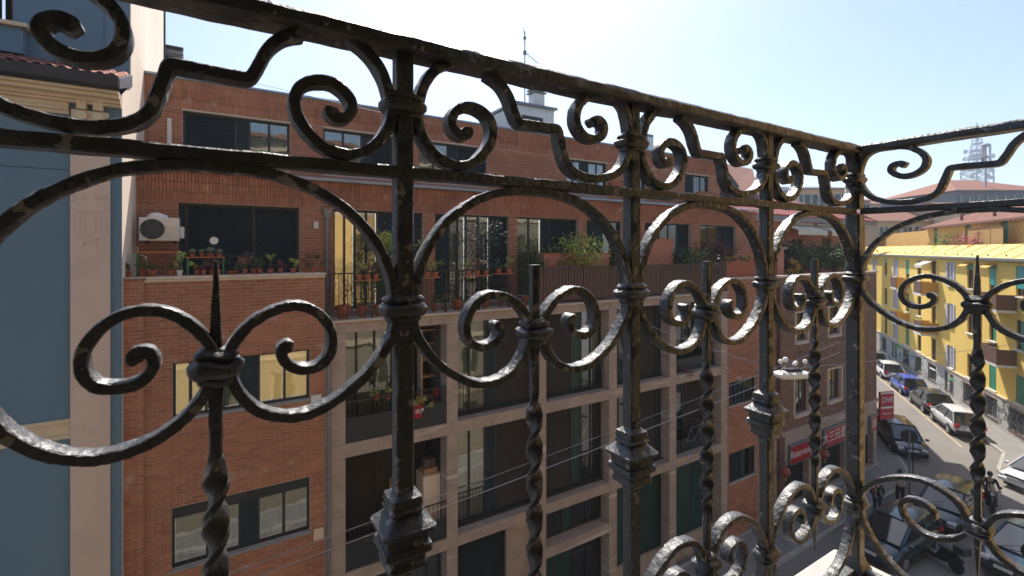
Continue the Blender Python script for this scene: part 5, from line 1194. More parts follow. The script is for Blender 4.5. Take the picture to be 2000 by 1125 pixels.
# yellow balconies
def balcony(t0, t1, z, d, m_side, m_front, label, k):
    P = OY + D2*t0; t = thing('balcony', label, 'balcony', (P.x, P.y, z), rz=A2, group='balconies on the yellow building'); L = t1-t0
    obj('slab', MB().box((0,.003,-.16),(L,d,0)), m_whiteg, t, world=False); obj('front_panel', MB().box((.03,d-.06,.003),(L-.03,d-.02,1.0)), m_front, t, world=False)
    for x in (0, L-.04): obj('side_panel', MB().box((x,.003,.003),(x+.04,d-.062,1.0)), m_side, t, world=False)
    obj('handrail', MB().box((-.02,d-.08,1.003),(L+.02,d,1.05)), m_brn, t, world=False)
rn = ('upper','lower','ground row')
for r_, zf in enumerate((-3.95, -7.5)):
    ta = yb(1832,600)[0]; balcony(ta, ta+1.9, zf, 1.2, m_ora, m_brn, '%s orange sided balcony nearer the twisted bar' % rn[r_], 0)
    ta = yb(1776,600)[0]; balcony(ta, ta+1.9, zf, 1.1, m_ora, m_brn, '%s orange sided balcony farther down the street' % rn[r_], 0)
    ta = yb(1986,600)[0]; tb = ta+2.6; balcony(ta, tb, zf, 1.0, m_brn, m_brn, '%s brown panelled balcony at the right edge' % rn[r_], 0)
    p = OY + D2*((ta+tb)/2) + N2*.7
    plant((p.x, p.y, zf+.001), .16, .3, 'green' if r_ else 'pink', '%s balcony plant at the right edge' % rn[r_], ph=.6, spread=.4, name='balcony_plant')
# awnings, parasol terrace
P = OY + D2*yb(1826,515)[0]; t = thing('window_awning', 'white awning over the top floor balcony door of the yellow building', 'awning', (P.x, P.y, -.98), rz=A2)
obj('cloth', MB().loft([[(-.3,.01,0),(1.5,.01,0),(1.5,.01,.04),(-.3,.01,.04)],[(-.3,1.0,-.45),(1.5,1.0,-.45),(1.5,1.0,-.41),(-.3,1.0,-.41)]]), m_awn, t, world=False); obj('valance', MB().box((-.3,1.0,-.68),(1.5,1.02,-.43)), m_awn, t, world=False)
for k, xx in enumerate((1893,1938)):
    t0 = yb(xx, 515)[0]; P = OY + D2*(t0-.6); t = thing('orange_awning', ('small orange awning over the dark top floor window','small orange awning over the teal top floor window')[k], 'awning', (P.x, P.y, -1.05), rz=A2)
    obj('cloth', MB().loft([[(0,.01,.02),(1.2,.01,.02),(1.2,.01,.06),(0,.01,.06)],[(0,.5,-.25),(1.2,.5,-.25),(1.2,.5,-.21),(0,.5,-.21)]]), m_ora, t, world=False)
P = OY + D2*(-3.5) - N2*2.4; t = thing('terrace_awning', 'large white awning with hanging side cloth over the attic terrace', 'awning', (P.x, P.y, 1.9), rz=A2)
obj('cloth', MB().loft([[(-3,0,0),(4.4,0,0),(4.4,0,.04),(-3,0,.04)],[(-3,1.5,-.55),(4.4,1.5,-.55),(4.4,1.5,-.5),(-3,1.5,-.5)]]), m_awn, t, world=False); obj('side_cloth', MB().add([(4.4,.2,-.1),(4.4,1.45,-.5),(4.2,1.4,-1.0),(3.0,.3,-2.0),(4.3,.2,-2.0)], [(0,1,2,3,4)]), m_awn, t, world=False)
for k, (tt, m_, lb) in enumerate(((10.5,m_flow,'pink flowering shrub on the attic terrace of the yellow building'),(12.5,m_flow,'second pink flowering shrub farther along the attic terrace'),(17,m_leafl,'bright green shrub at the far end of the attic terrace'),(-2.5,m_leaf,'dark green plants under the white terrace awning'),(.2,m_leaf,'green plants beside the white terrace awning'))):
    P = OY + D2*tt - N2*1.9; tree((P.x,P.y,zT+G-.3), 1.5, .8, m_, 420, .14, lb, name='attic_terrace_shrub', low=.1)
for k in range(3):
    P = OY + D2*(6.6+k*1.9) - N2*1.7; obj_t = thing('bamboo_screen', ('ochre reed screen panel nearest the attic pipe','middle ochre reed screen panel on the attic terrace','farthest ochre reed screen panel beside the pink shrubs')[k], 'screen', (P.x,P.y,zT+G-.3), rz=A2, group='reed screens on the attic terrace')
    obj('screen', MB().box((0,0,0),(1.8,.04,1.7)), mat('reed%d' % k, (.42,.26,.09), (.34,.2,.07), rough=.9, scale=3, streak=(20,1,.4)), obj_t, world=False); obj('frame', MB().box((0,.04,1.66),(1.8,.08,1.74)), m_brn, obj_t, world=False)
# graffiti on the plinth, thin strokes of paint
GR = random.Random(8)
def scribble(mb, t0, t1, z0, z1, n, wd):
    for _ in range(n):
        x = GR.uniform(t0, t1); z = GR.uniform(z0, z1); a = GR.uniform(0, 6.28); pts = []
        for k in range(GR.randint(6, 13)):
            pts.append((x, z)); a += GR.uniform(-1.3, 1.3); x += .13*math.cos(a); z += .13*math.sin(a); z = min(max(z, z0), z1)
        for k in range(len(pts)-1):
            (xa, za), (xb, zb) = pts[k], pts[k+1]; dx, dz = xb-xa, zb-za; L = math.hypot(dx, dz) or 1; ex, ez = -dz/L*wd, dx/L*wd
            mb.quad((xa-ex,.066,za-ez),(xb-ex,.066,zb-ez),(xb+ex,.066,zb+ez),(xa+ex,.066,za+ez))
mb = MB()
for a, b, n in ((.6,1.9,14),(2.1,3.5,8),(4.4,8.6,16),(9.5,12,12),(12.3,15.5,16),(16,18,8)): scribble(mb, a, b, .5, 2.1, n, .028 if a < 4 else .016)
obj('graffiti', mb, m_graf, YH, kind='stuff', world=False)
for nm, m_, bl in (('green_graffiti', m_grafg, ((22,24.5,1.7,2.1),(20.2,20.9,1.6,1.9),(9.8,10.6,1.5,1.8))),('teal_graffiti', m_graft, ((18.8,19.7,1.3,1.9),(22.4,23.2,.8,1.4)))):
    mb = MB()
    for a, b, c, d in bl:
        c0, z0 = (a+b)/2, (c+d)/2; pts = [(c0+(b-a)/2*math.cos(th)*(1+.25*math.sin(3*th)), .066, z0+(d-c)/2*math.sin(th)*(1+.2*math.cos(4*th))) for th in [k*2*math.pi/20 for k in range(20)]]
        mb.add(pts, [tuple(range(20))])
    obj(nm, mb, m_, YH, world=False)
for k, (a, z) in enumerate(((1.3,1.2),(2.9,1.5))): text(('Zerok','Max')[k], .75, (a,.068,z), (R(90),0,R(180)), m_graf, YH, name='graffiti_word', ext=.001)

# ------------------------------------------------------------------ far roofs and towers
def dp(x, y, Z): r_ = ray(x, y); return Vector(r_)*(Z/930.)
def far_house(x0, x1, ye, yr, Z, dep, label, wallm, roofm, nwin=5, yb_=None, hip=.0, kind='gable'):
    a = dp(x0, ye, Z); b = dp(x1, ye, Z); L = (Vector((b.x,b.y,0))-Vector((a.x,a.y,0))).length; zr = dp(x0, yr, Z).z
    t = thing('far_house', label, 'building', (a.x, a.y, G), rz=-YAW, group='houses beyond the side street')
    He = a.z - G; Hr = zr - G
    obj('walls', MB().box((0,0,0),(L,dep,He)), wallm, t, world=False)
    obj('roof', MB().loft([[(-.4,-.5,He+.002),(-.4,dep*.5,Hr),(-.4,dep+.5,He+.002)],[(L+.4,-.5,He+.002),(L+.4,dep*.5,Hr),(L+.4,dep+.5,He+.002)]] if not hip else [[(-.4,-.5,He+.002),(hip,dep*.5,Hr),(-.4,dep+.5,He+.002)],[(L+.4,-.5,He+.002),(L-hip,dep*.5,Hr),(L+.4,dep+.5,He+.002)]]), roofm, t, world=False)
    obj('gutter', MB().box((-.5,-.62,He-.12),(L+.5,-.51,He+.02)), m_grey, t, world=False)
    f = 0
    while He - 2.4 - f*3.1 > 1.5 and f < 4:
        for k in range(nwin):
            x = L*(k+.5)/nwin; z = He-2.3-f*3.1; wq = obj('window', MB().box((x-.55,-.04,z),(x+.55,-.002,z+1.5)), m_cglass, t, world=False); obj('frame', MB().box((x-.7,-.08,z-.12),(x+.7,-.041,z)).box((x-.04,-.06,z),(x+.04,-.041,z+1.5)), m_whiteg, wq, world=False)
        f += 1
    return t
m_gw = mat('far_grey_wall', (.22,.24,.27), (.18,.2,.23), rough=.9, scale=.4)
far_house(1868, 2060, 372, 338, 78, 16, 'grey house with wide red hipped roof at the right edge', m_gw, m_tile_far, nwin=11, hip=6)
far_house(1700, 1800, 398, 384, 120, 12, 'low red roofed house with small roof vents beyond the corner post', m_far, m_tile_far, nwin=6)
far_house(1800, 1880, 392, 376, 105, 12, 'red roofed house with raised grey dormer beyond the rail', m_far, m_tile_far, nwin=6)
far_house(1715, 1830, 432, 402, 66, 10, 'pale roofed house just behind the yellow building', m_far, m_tile_far, nwin=5)
far_house(1690, 1745, 452, 420, 75, 10, 'dark green gabled house behind the corner post', m_gutter, m_tile_far, nwin=3)
far_house(1562, 1650, 368, 352, 62, 12, 'pale house with grey roof between the scrolls near the corner', m_far, m_zinc, nwin=6)
far_house(1480, 1560, 384, 366, 70, 12, 'red roofed house seen low behind the second frieze', m_far, m_tile_far, nwin=5)
far_house(1600, 1700, 392, 384, 95, 12, 'red roofed house left of the corner post', m_far, m_tile_far, nwin=6)
far_house(1700, 1735, 640, 620, 110, 8, 'cream house closing the far end of the side street', m_far, m_tile_far, nwin=2)
far_house(1870, 2060, 402, 390, 62, 8, 'orange roofed house in front of the grey one', m_far, m_tile_far, nwin=6)
for k, (a, b, Z_) in enumerate(((-900,-200,300),(2080,2500,120),(2500,3300,110))):
    far_house(a, b, 440, 415, Z_, 20, ('long distant house row far to the left','house row beyond the right edge of the view','more houses beyond the right edge of the view')[k], m_far, m_tile_far, nwin=9)
# radio tower far away
Zt = 420; c = dp(1908, 360, Zt); top = dp(1908, 240, Zt).z; w0 = 420/930.
t = thing('radio_tower', 'pale blue lattice radio tower fading in the distance', 'tower', (c.x, c.y, G), rz=-YAW)
zA = dp(0,350,Zt).z-G; zb1 = dp(0,322,Zt).z-G; zb2 = dp(0,296,Zt).z-G; zt_ = top-G
mb = MB()
for sx, sy in ((-1,-1),(1,-1),(1,1),(-1,1)):
    mb.tube([(sx*9,sy*9,0),(sx*7,sy*7,zb1)], .7, 5); mb.tube([(sx*4,sy*4,zb1),(sx*2.0,sy*2.0,zt_-14)], .5, 5)
n = 14
for k in range(n):
    z0, z1 = zb1*k/n, zb1*(k+1)/n
    for sy in (-8,8): mb.tube([(-8,sy,z0),(8,sy,z1)], .35, 4); mb.tube([(8,sy,z0),(-8,sy,z1)], .35, 4); mb.tube([(-8,sy,z1),(8,sy,z1)], .35, 4)
    for sx in (-8,8): mb.tube([(sx,-8,z0),(sx,8,z1)], .35, 4); mb.tube([(sx,-8,z1),(sx,8,z1)], .35, 4)
for k in range(8):
    z0 = zb1+(zt_-14-zb1)*k/8; z1 = zb1+(zt_-14-zb1)*(k+1)/8; q_ = 3.6-.22*k
    mb.tube([(-q_,-q_,z0),(q_,-q_,z1)], .3, 4); mb.tube([(q_,q_,z0),(-q_,q_,z1)], .3, 4)
obj('lattice', mb, m_lat, t, kind='stuff', world=False)
for z, r_ in ((zb1-4,10),(zb1,9.5),(zb1+5,8),(zb2-4,6),(zb2,5.5),(zb2+6,4)): obj('platform', MB().lathe((0,0,z), [(r_,0),(r_,1.6)], 14), m_lat, t, world=False)
obj('spire', MB().tube([(0,0,zt_-16),(0,0,zt_)], [1.6,.5], 8), m_lat, t, world=False)
for k in range(9): a = k*.7; obj('dish', MB().lathe((9*math.cos(a),9*math.sin(a),zb1-10+5.5*(k % 5)), [(.5,0),(2.2,1.2),(2.2,1.5),(.4,1.0)], 10, Matrix.Rotation(R(90),4,'X')), m_whiteg, t, world=False)
Za = 80; c = dp(1925, 352, Za); zt_ = dp(1925,275,Za).z; t = thing('phone_mast', 'phone mast with panel antennas on the roof of the grey house', 'antenna', (c.x, c.y, c.z-1), rz=-YAW); H_ = zt_-c.z
obj('pole', MB().tube([(0,0,-3),(0,0,H_)], .14, 8), m_lat, t, world=False)
for k in range(3):
    for zz in (H_*.48, H_*.78):
        a = k*2.1+zz; obj('panel_antenna', MB().box((.55*math.cos(a)-.14,.55*math.sin(a)-.08,zz),(.55*math.cos(a)+.14,.55*math.sin(a)+.08,zz+1.6)), m_whiteg if (k+int(zz)) % 3 else m_grey, t, world=False)
obj('ring', MB().lathe((0,0,H_*.75), [(.6,0),(.6,.1)], 12).lathe((0,0,H_*1.0), [(.4,0),(.7,.3),(.5,.5)], 12), m_lat, t, world=False)

# ------------------------------------------------------------------ vehicles
def car(label, loc, rz, c, L=4.3, W=1.78, H=1.5, suv=False, name='parked_car', group='cars parked in the streets', hatch=True):
    t = thing(name, label, 'car', (loc[0], loc[1], G), rz, group); pm = paint('paint_%d' % len(MATS), c)
    hb = .92 if suv else .84; h0 = .30 if suv else .22
    st = [(-L/2,.62,.50,.40),(-L/2+.10,.86,.62*1,.28),(-L/2+.45,.97,hb+.05,h0),(-L*.22,1.0,hb+.06,h0),(0,1.0,hb+.04,h0),(L*.20,1.0,hb+.02,h0),(L*.32,.99,hb-.04,h0),(L/2-.35,.94,hb-.14,h0),(L/2-.08,.80,hb-.27,h0+.04),(L/2,.60,.52,.40)]
    rings = []
    for x, w_, zt_, zb_ in st:
        y = W/2*w_
        rings.append([(x,-y*.86,zb_),(x,-y*.98,zb_+.14),(x,-y,(zt_+zb_)*.52),(x,-y*.96,zt_-.07),(x,-y*.84,zt_),(x,0,zt_+.03),(x,y*.84,zt_),(x,y*.96,zt_-.07),(x,y,(zt_+zb_)*.52),(x,y*.98,zb_+.14),(x,y*.86,zb_)])
    b = obj('body', MB().loft(rings), pm, t, smooth=True, world=False); ss = b.modifiers.new('s', 'SUBSURF'); ss.levels = 1; ss.render_levels = 1
    r0, r1 = (-L/2+.16, -L/2+(.74 if hatch else 1.0)); f1, f0 = L*.05+.05, L*.325
    zb_ = hb+.02; zr = H
    g = MB(); y0, y1 = W/2*.91, W/2*.70
    base = [(r0,-y0),(f0,-y0*.93),(f0,y0*.93),(r0,y0)]; top_ = [(r1,-y1),(f1,-y1),(f1,y1),(r1,y1)]
    g.loft([[(x,y,zb_) for x,y in base],[(x,y,zr-.05) for x,y in top_]]); obj('glasshouse', g, m_cglass, t, bev=.07, world=False)
    rings = []
    for k in range(7):
        x = r1-.06 + (f1-r1+.12)*k/6; e = .05*math.sin(math.pi*k/6); rings.append([(x,-y1-.04,zr-.075),(x,-y1*.9,zr-.03+e*.6),(x,0,zr-.005+e),(x,y1*.9,zr-.03+e*.6),(x,y1+.04,zr-.075)])
    obj('roof', MB().loft(rings), pm, t, smooth=True, world=False)
    pl = MB()
    for s in (-1,1):
        for (xa, xb) in ((r0,r1),(f0,f1),((r0+f0)/2-.25,(r1+f1)/2-.15)):
            ya = y0*(.93 if xa == f0 else 1)*s; pl.tube([(xa,ya*1.005,zb_),(xb,y1*s*1.02,zr-.06)], .035, 5)
    obj('pillar', pl, pm, t, world=False)
    for s in (-1,1):
        for x in (-L*.30, L*.31):
            Mx2 = Matrix.Rotation(R(90)*s, 4, 'X'); yy = s*(W/2-.10)
            obj('wheel_arch', MB().lathe((x,s*(W/2-.035),.34), [(.37,-.02),(.37,.028)], 20, Mx2), m_plast, t, world=False)
            wh = obj('wheel', MB().lathe((x,yy,.32), [(.20,-.10),(.31,-.09),(.325,-.05),(.325,.06),(.31,.10),(.20,.105)], 22, Mx2), m_tyre, t, smooth=True, world=False)
            rm = MB(); rm.lathe((x,yy,.32), [(.01,-.108),(.205,-.108),(.205,.110),(.01,.110)], 20, Mx2); obj('rim', rm, m_rim, wh, world=False)
        obj('mirror', MB().box((f0-.35,s*(W/2+.0)-.02*s,zb_+.02),(f0-.22,s*(W/2+.16),zb_+.15)), pm, t, bev=.03, world=False)
        obj('headlight', MB().box((L/2-.38,s*W*.30-.16,hb-.34),(L/2-.07,s*W*.30+.16,hb-.20)), m_head, t, bev=.03, world=False)
        obj('tail_light', MB().box((-L/2+.02,s*W*.38-.14,hb-.22),(-L/2+.30,s*W*.38+.12,hb+.02)), m_tail, t, bev=.03, world=False)
        obj('sill_trim', MB().box((-L*.2,s*(W/2-.02)-.02,h0),(L*.2,s*(W/2-.02)+.02,h0+.12)), m_plast, t, world=False)
    obj('rear_bumper', MB().box((-L/2-.03,-W*.42,.34),(-L/2+.2,W*.42,.54)), m_plast if suv else pm, t, bev=.05, world=False); obj('front_bumper', MB().box((L/2-.25,-W*.40,.30),(L/2+.02,W*.40,.50)), m_plast if suv else pm, t, bev=.05, world=False)
    obj('number_plate', MB().box((-L/2-.035,-.26,.60),(-L/2+.12,.26,.71)), m_whiteg, t, world=False); obj('number_plate', MB().box((L/2-.06,-.26,.50),(L/2+.03,.26,.61)), m_whiteg, t, world=False)
    obj('grille', MB().box((L/2-.12,-.4,.62),(L/2+.0,.4,.70)), m_plast, t, bev=.01, world=False)
    obj('wiper', MB().tube([(f0-.02,-.4,zb_+.04),(f0-.22,.1,zb_+.25)], .012, 4), m_plast, t, world=False)
    return t
def ycar(x, y, L, **k):
    p = gr(x, y) - OY; tt = p.dot(D2); c = OY + D2*(tt+L/2) + N2*2.62; return (c.x, c.y)
for (x, y, L, H_, suv, c, lb) in ((1868,857,4.4,1.62,True,(.62,.63,.64),'silver white hatchback parked nearest along the yellow building'),(1826,815,4.3,1.58,True,(.012,.013,.016),'black car parked behind the silver white one'),
        (1785,778,4.2,1.5,False,(.01,.07,.42),'bright blue car in the parked row'),(1747,745,4.2,1.5,False,(.72,.73,.72),'white hatchback parked behind the blue car'),(1722,722,4.3,1.62,True,(.75,.75,.74),'white van like car farthest in the parked row')):
    car(lb, ycar(x, y, L), A2, c, L=L, H=H_, suv=suv)
p = CB - N2*2.15 + D2*3.9; car('dark car facing the crossing in the shade of the corner building', (p.x, p.y), A2+math.pi, (.012,.02,.03), L=4.5, H=1.5)
car('dark teal car nearest the balcony corner in the shade', (23.6, 8.35), R(176), (.012,.035,.05), L=4.2, H=1.5)
car('black hatchback parked behind the dark teal one', (28.5, 8.1), R(183), (.012,.02,.028), L=4.2, H=1.5)
car('large dark blue car at the bottom right edge', (26.9, 5.1), R(172), (.015,.05,.075), L=4.8, W=1.9, H=1.55, suv=True)
car('sunlit white car at the right edge of the crossing', (36.6, 6.5), R(160), (.8,.8,.78), L=4.4, H=1.5)
# scooters
def scooter(label, loc, rz, c, box=True):
    t = thing('scooter', label, 'scooter', (loc[0], loc[1], G), rz); pm = paint('scooter_%d' % len(MATS), c)
    for x in (-.62,.66): wq = obj('wheel', MB().lathe((x,0,.27), [(.12,-.06),(.25,-.06),(.27,-.02),(.27,.02),(.25,.06),(.12,.06)], 18, Matrix.Rotation(R(90),4,'X')), m_tyre, t, smooth=True, world=False); obj('rim', MB().lathe((x,0,.27), [(.01,-.04),(.13,-.04),(.13,.04),(.01,.04)], 14, Matrix.Rotation(R(90),4,'X')), m_rim, wq, world=False)
    obj('body', MB().loft([[(x,-w_,z0),(x,w_,z0),(x,w_*.8,z1),(x,-w_*.8,z1)] for x, w_, z0, z1 in ((-.85,.08,.5,.62),(-.6,.16,.35,.72),(-.2,.17,.25,.74),(.05,.17,.22,.36),(.38,.17,.24,.4),(.48,.2,.3,.9),(.55,.12,.45,.98))]), pm, t, smooth=True, world=False)
    obj('seat', MB().box((-.75,-.15,.74),(-.05,.15,.84)), m_plast, t, bev=.04, world=False)
    obj('handlebar', MB().tube([(.42,-.34,1.02),(.5,0,1.0),(.42,.34,1.02)], .018, 6), m_plast, t, world=False); obj('fork', MB().tube([(.5,0,1.0),(.66,0,.27)], .03, 6), m_grey, t, world=False)
    obj('headlight', MB().lathe((.58,0,.88), [(.02,-.03),(.08,-.02),(.07,.03)], 12, Matrix.Rotation(R(90),4,'Y')), m_head, t, world=False); obj('windshield', MB().loft([[(.52,-.16,.98),(.52,.16,.98),(.535,.16,.98),(.535,-.16,.98)],[(.36,-.12,1.3),(.36,.12,1.3),(.375,.12,1.3),(.375,-.12,1.3)]]), m_glass, t, world=False)
    for s in (-1,1): obj('mirror', MB().lathe((.42,s*.30,1.2), [(.01,-.01),(.055,-.01),(.055,.01),(.01,.01)], 10, Matrix.Rotation(R(90),4,'Y')).tube([(.42,s*.28,1.02),(.42,s*.30,1.2)], .008, 4), m_plast, t, world=False)
    if box: obj('top_box', MB().box((-1.02,-.2,.85),(-.62,.2,1.15)), m_plast, t, bev=.04, world=False)
    return t
scooter('black scooter parked between the dark cars at the bottom', (gr(1778,1075).x, gr(1778,1075).y-.9), R(70), (.012,.012,.014))
sp_ = gr(1934, 992); scooter('dark scooter ridden by a person in black at the crossing', (sp_.x, sp_.y), R(200), (.012,.012,.016), box=False)
# ------------------------------------------------------------------ people
def skin(name, joints, edges, m_, parent, sub=2):
    me_ = bpy.data.meshes.new(name); me_.from_pydata([j[0] for j in joints], edges, []); me_.materials.append(m_)
    o = bpy.data.objects.new(name, me_); COL.objects.link(o); o.parent = parent
    o.modifiers.new('s', 'SKIN'); 
    for i, j in enumerate(joints): me_.skin_vertices[0].data[i].radius = (j[1], j[2] if len(j) > 2 else j[1])
    me_.skin_vertices[0].data[0].use_root = True
    s = o.modifiers.new('u', 'SUBSURF'); s.levels = sub; s.render_levels = sub; return o
def person(label, loc, rz, shirt, trous, hair, pose='walk', hat=None, z=G):
    t = thing('person', label, 'person', (loc[0], loc[1], z), rz)
    if pose == 'walk': LL = [(.0,.09,.92),(.16,.10,.50),(.02,.10,.09),(.14,.10,.03)]; RL = [(.0,-.09,.92),(-.02,-.10,.50),(-.28,-.10,.12),(-.17,-.10,.03)]; LA = [(0,.20,1.42),(-.10,.26,1.14),(.02,.27,.90)]; RA = [(0,-.20,1.42),(.08,-.26,1.15),(.24,-.24,.95)]; tz = 0
    elif pose == 'stand': LL = [(.0,.09,.92),(.03,.11,.50),(.0,.12,.09),(.13,.13,.03)]; RL = [(.0,-.09,.92),(.03,-.11,.50),(.0,-.12,.09),(.13,-.14,.03)]; LA = [(0,.20,1.42),(.0,.27,1.14),(.18,.16,1.06)]; RA = [(0,-.20,1.42),(.0,-.27,1.14),(.18,-.14,1.04)]; tz = 0
    else: LL = [(-.15,.10,.84),(.22,.16,.80),(.20,.17,.36),(.34,.17,.31)]; RL = [(-.15,-.10,.84),(.22,-.16,.80),(.20,-.17,.36),(.34,-.17,.31)]; LA = [(-.08,.20,1.34),(.10,.27,1.12),(.38,.28,1.05)]; RA = [(-.08,-.20,1.34),(.10,-.27,1.12),(.38,-.28,1.05)]; tz = -.08
    px_ = -.15 if pose == 'ride' else 0; cx_ = -.08 if pose == 'ride' else 0
    pel = (px_,0,.95+tz); wai = (px_+.02,0,1.12+tz); che = (cx_,0,1.34+tz); nec = (cx_+.01,0,1.50+tz); hd = (cx_+.03,0,1.58+tz); hd2 = (cx_+.03,0,1.70+tz)
    J = [(pel,.13,.10),(wai,.12,.09),(che,.16,.11),(nec,.055),(hd,.085,.09),(hd2,.075,.085)]; E = [(0,1),(1,2),(2,3),(3,4),(4,5)]
    for arm in (LA, RA):
        b = len(J); J += [(arm[0],.055),(arm[1],.045),(arm[2],.032),((arm[2][0]+.05,arm[2][1],arm[2][2]-.07),.03)]; E += [(2,b),(b,b+1),(b+1,b+2),(b+2,b+3)]
    for leg in (LL, RL):
        b = len(J); J += [(leg[0],.085),(leg[1],.06),(leg[2],.04),(leg[3],.035)]; E += [(0,b),(b,b+1),(b+1,b+2),(b+2,b+3)]
    skin('body', J, E, m_skin, t)
    J = [(wai,.145,.115),(che,.18,.13),((nec[0],0,nec[2]-.04),.07)]; E = [(0,1),(1,2)]
    J.append(((pel[0],0,pel[2]),.15,.12)); E.append((0,3))
    for arm in (LA, RA): b = len(J); J += [(arm[0],.07),(arm[1],.055),(tuple(Vector(arm[1]).lerp(Vector(arm[2]), .8 if shirt[0] < .3 else .1)),.05)]; E += [(1,b),(b,b+1),(b+1,b+2)]
    skin('shirt', J, E, mat('shirt_%d' % len(MATS), shirt, None, rough=.9, scale=8), t)
    J = [((pel[0],0,pel[2]-.01),.15,.12)]; E = []
    for leg in (LL, RL): b = len(J); J += [(leg[0],.10),(leg[1],.075),((leg[2][0],leg[2][1],leg[2][2]+.03),.06)]; E += [(0,b),(b,b+1),(b+1,b+2)]
    skin('trousers', J, E, mat('trousers_%d' % len(MATS), trous, None, rough=.9, scale=8), t)
    hm = mat('hair_%d' % len(MATS), hat or hair, None, rough=.7, scale=20)
    obj('cap' if hat else 'hair', MB().lathe((hd2[0]-.02,0,hd2[2]-.02), [(.10,-.06),(.108,0),(.10,.06),(.06,.11),(.01,.125)], 16), hm, t, smooth=True, world=False)
    for leg in (LL, RL): obj('shoe', MB().box((leg[2][0]-.07,leg[2][1]-.045,leg[3][2]-.03),(leg[2][0]+.20,leg[2][1]+.045,leg[3][2]+.05)), m_plast, t, bev=.02, world=False)
    fz = hd[2]+.05; obj('nose', MB().lathe((hd[0]+.088,0,fz-.02), [(.014,-.02),(.016,0),(.006,.03)], 8), m_skin, t, smooth=True, world=False)
    for s in (-1,1): obj('eye', MB().lathe((hd[0]+.083,s*.032,fz+.025), [(.001,-.008),(.009,0),(.001,.008)], 8), m_black, t, world=False)
    obj('mouth', MB().box((hd[0]+.08,-.022,fz-.058),(hd[0]+.092,.022,fz-.05)), m_brn, t, world=False)
    return t
q = gr(1758, 990); person('person in a pale shirt and dark trousers walking across the shaded street', (q.x, q.y), R(200), (.42,.34,.28), (.015,.015,.02), (.05,.03,.02), 'walk')
q = gr(1713, 1010); person('person in a red cap and black jacket beside the dark teal car', (q.x, q.y), R(230), (.025,.02,.025), (.03,.05,.10), (.05,.03,.02), 'stand', hat=(.45,.03,.06))
person('person in black with a dark helmet riding a scooter', (sp_.x, sp_.y), R(200), (.012,.012,.014), (.014,.014,.018), (.01,.01,.01), 'ride', hat=(.012,.012,.014))
# ------------------------------------------------------------------ street furniture and wires
q = gr(1776, 972); t = thing('traffic_sign', 'round traffic sign seen from behind on a grey pole at the shaded kerb', 'sign', (q.x, q.y, G), rz=R(-62))
obj('pole', MB().tube([(0,0,0),(0,0,3.35)], .035, 10), m_grey, t, smooth=True, world=False); obj('disc', MB().lathe((0,.045,3.02), [(.005,-.012),(.33,-.012),(.34,0),(.33,.012),(.005,.012)], 28, Matrix.Rotation(R(90),4,'X')), m_plast, t, world=False)
obj('clamp', MB().box((-.06,-.05,2.9),(.06,.03,2.95)).box((-.06,-.05,3.1),(.06,.03,3.15)), m_grey, t, world=False)
q = gr(1783, 925); t = thing('bollard_post', 'thin grey post with a small plate behind the round traffic sign', 'post', (q.x, q.y, G)); obj('post', MB().tube([(0,0,0),(0,0,2.2)], .03, 8), m_black, t, world=False); obj('plate', MB().box((-.16,-.02,1.7),(.16,.0,2.15)), m_grey, t, bev=.01, world=False)
def wire(a, b, sag, r_, label, n=16, m_=None):
    a, b = Vector(a), Vector(b); mb = MB().tube([a + (b-a)*(k/n) - Vector((0,0,sag*4*(k/n)*(1-k/n))) for k in range(n+1)], r_, 5)
    return tag(obj('overhead_wire', mb, m_ or m_zinc, smooth=True), label, 'wire')
wire(at(120,1240,9.2), at(1640,668,9.2), .10, .0075, 'upper of two parallel grey wires slanting across the stone grid')
wire(at(60,1290,8.6), at(1640,688,8.9), .10, .0075, 'lower of two parallel grey wires slanting across the stone grid')
lp_ = at(1546, 728, 6.0)
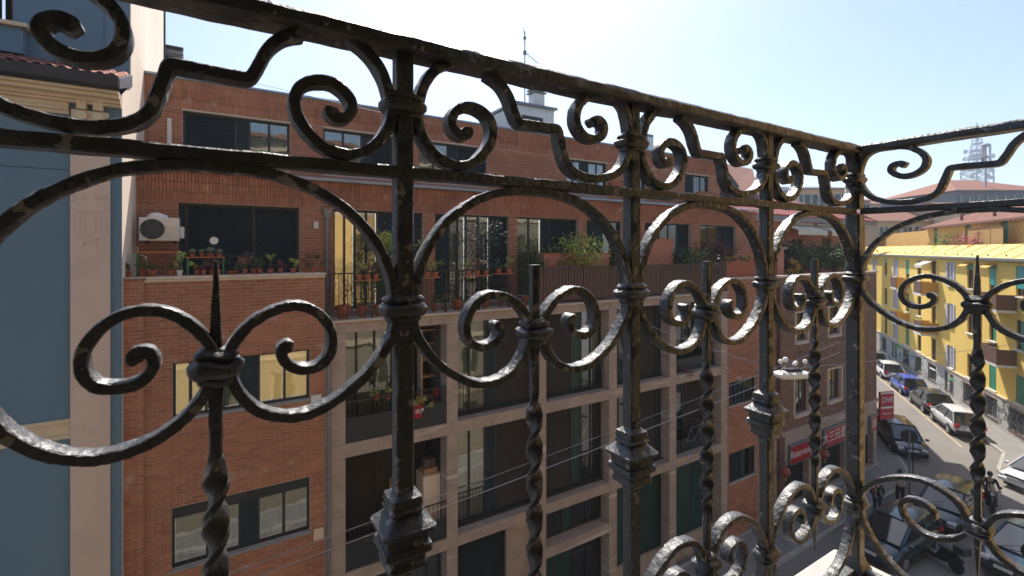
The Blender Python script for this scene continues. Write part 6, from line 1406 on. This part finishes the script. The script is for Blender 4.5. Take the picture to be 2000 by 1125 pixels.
wire(at(1160,585,11.9), lp_+Vector((-.35,.15,.10)), .15, .007, 'thin suspension wire from the brick facade to the hanging lamp')
wire(lp_+Vector((.35,-.1,.10)), (44.0, 3.5, lp_.z-.7), .3, .007, 'thin suspension wire from the hanging lamp toward the side street')
t = thing('hanging_street_lamp', 'flat white street lamp hanging on wires over the road', 'lamp', tuple(lp_), rz=R(-25))
rings = []
for z, k in ((-.11,.80),(-.05,1.0),(.0,.98),(.03,.78),(.045,.3)):
    rings.append([(math.copysign(abs(math.cos(a))**.6, math.cos(a))*.44*k, math.copysign(abs(math.sin(a))**.6, math.sin(a))*.19*k, z) for a in [j*2*math.pi/24 for j in range(24)]])
obj('housing', MB().loft(rings), m_whiteg, t, smooth=True, world=False); obj('gear_cover', MB().box((-.16,-.10,.036),(.2,.10,.10)), m_black, t, bev=.015, world=False); obj('hanger', MB().tube([(-.3,0,.03),(-.12,0,.18),(.12,0,.18),(.3,0,.03)], .012, 6), m_grey, t, world=False)
for x, y, z, r_ in ((-.26,.02,.26,.055),(-.13,.03,.30,.065),(.05,-.03,.20,.05),(.13,.03,.22,.05),(.34,0,.25,.055)):
    obj('insulator', MB().lathe((x,y,z), [(.002,-r_),(r_*.7,-r_*.7),(r_,0),(r_*.7,r_*.7),(.002,r_)], 12), m_whiteg, t, smooth=True, world=False); obj('stem', MB().tube([(x,y,z-r_*.9),(x*.8,y,.05)], .008, 5), m_grey, t, world=False)

# ------------------------------------------------------------------ air
hz_ = MB().box((-320,-320,G-1),(820,820,118)); ho = obj('haze', hz_, [], kind='stuff')
hm_ = bpy.data.materials.new('haze'); hm_.use_nodes = True; t_ = hm_.node_tree; t_.nodes.clear()
o_ = t_.nodes.new('ShaderNodeOutputMaterial'); v_ = t_.nodes.new('ShaderNodeVolumePrincipled'); v_.inputs['Density'].default_value = .0006; v_.inputs['Color'].default_value = (.86,.92,1,1); v_.inputs['Anisotropy'].default_value = .15
t_.links.new(v_.outputs[0], o_.inputs['Volume']); ho.data.materials.clear(); ho.data.materials.append(hm_)
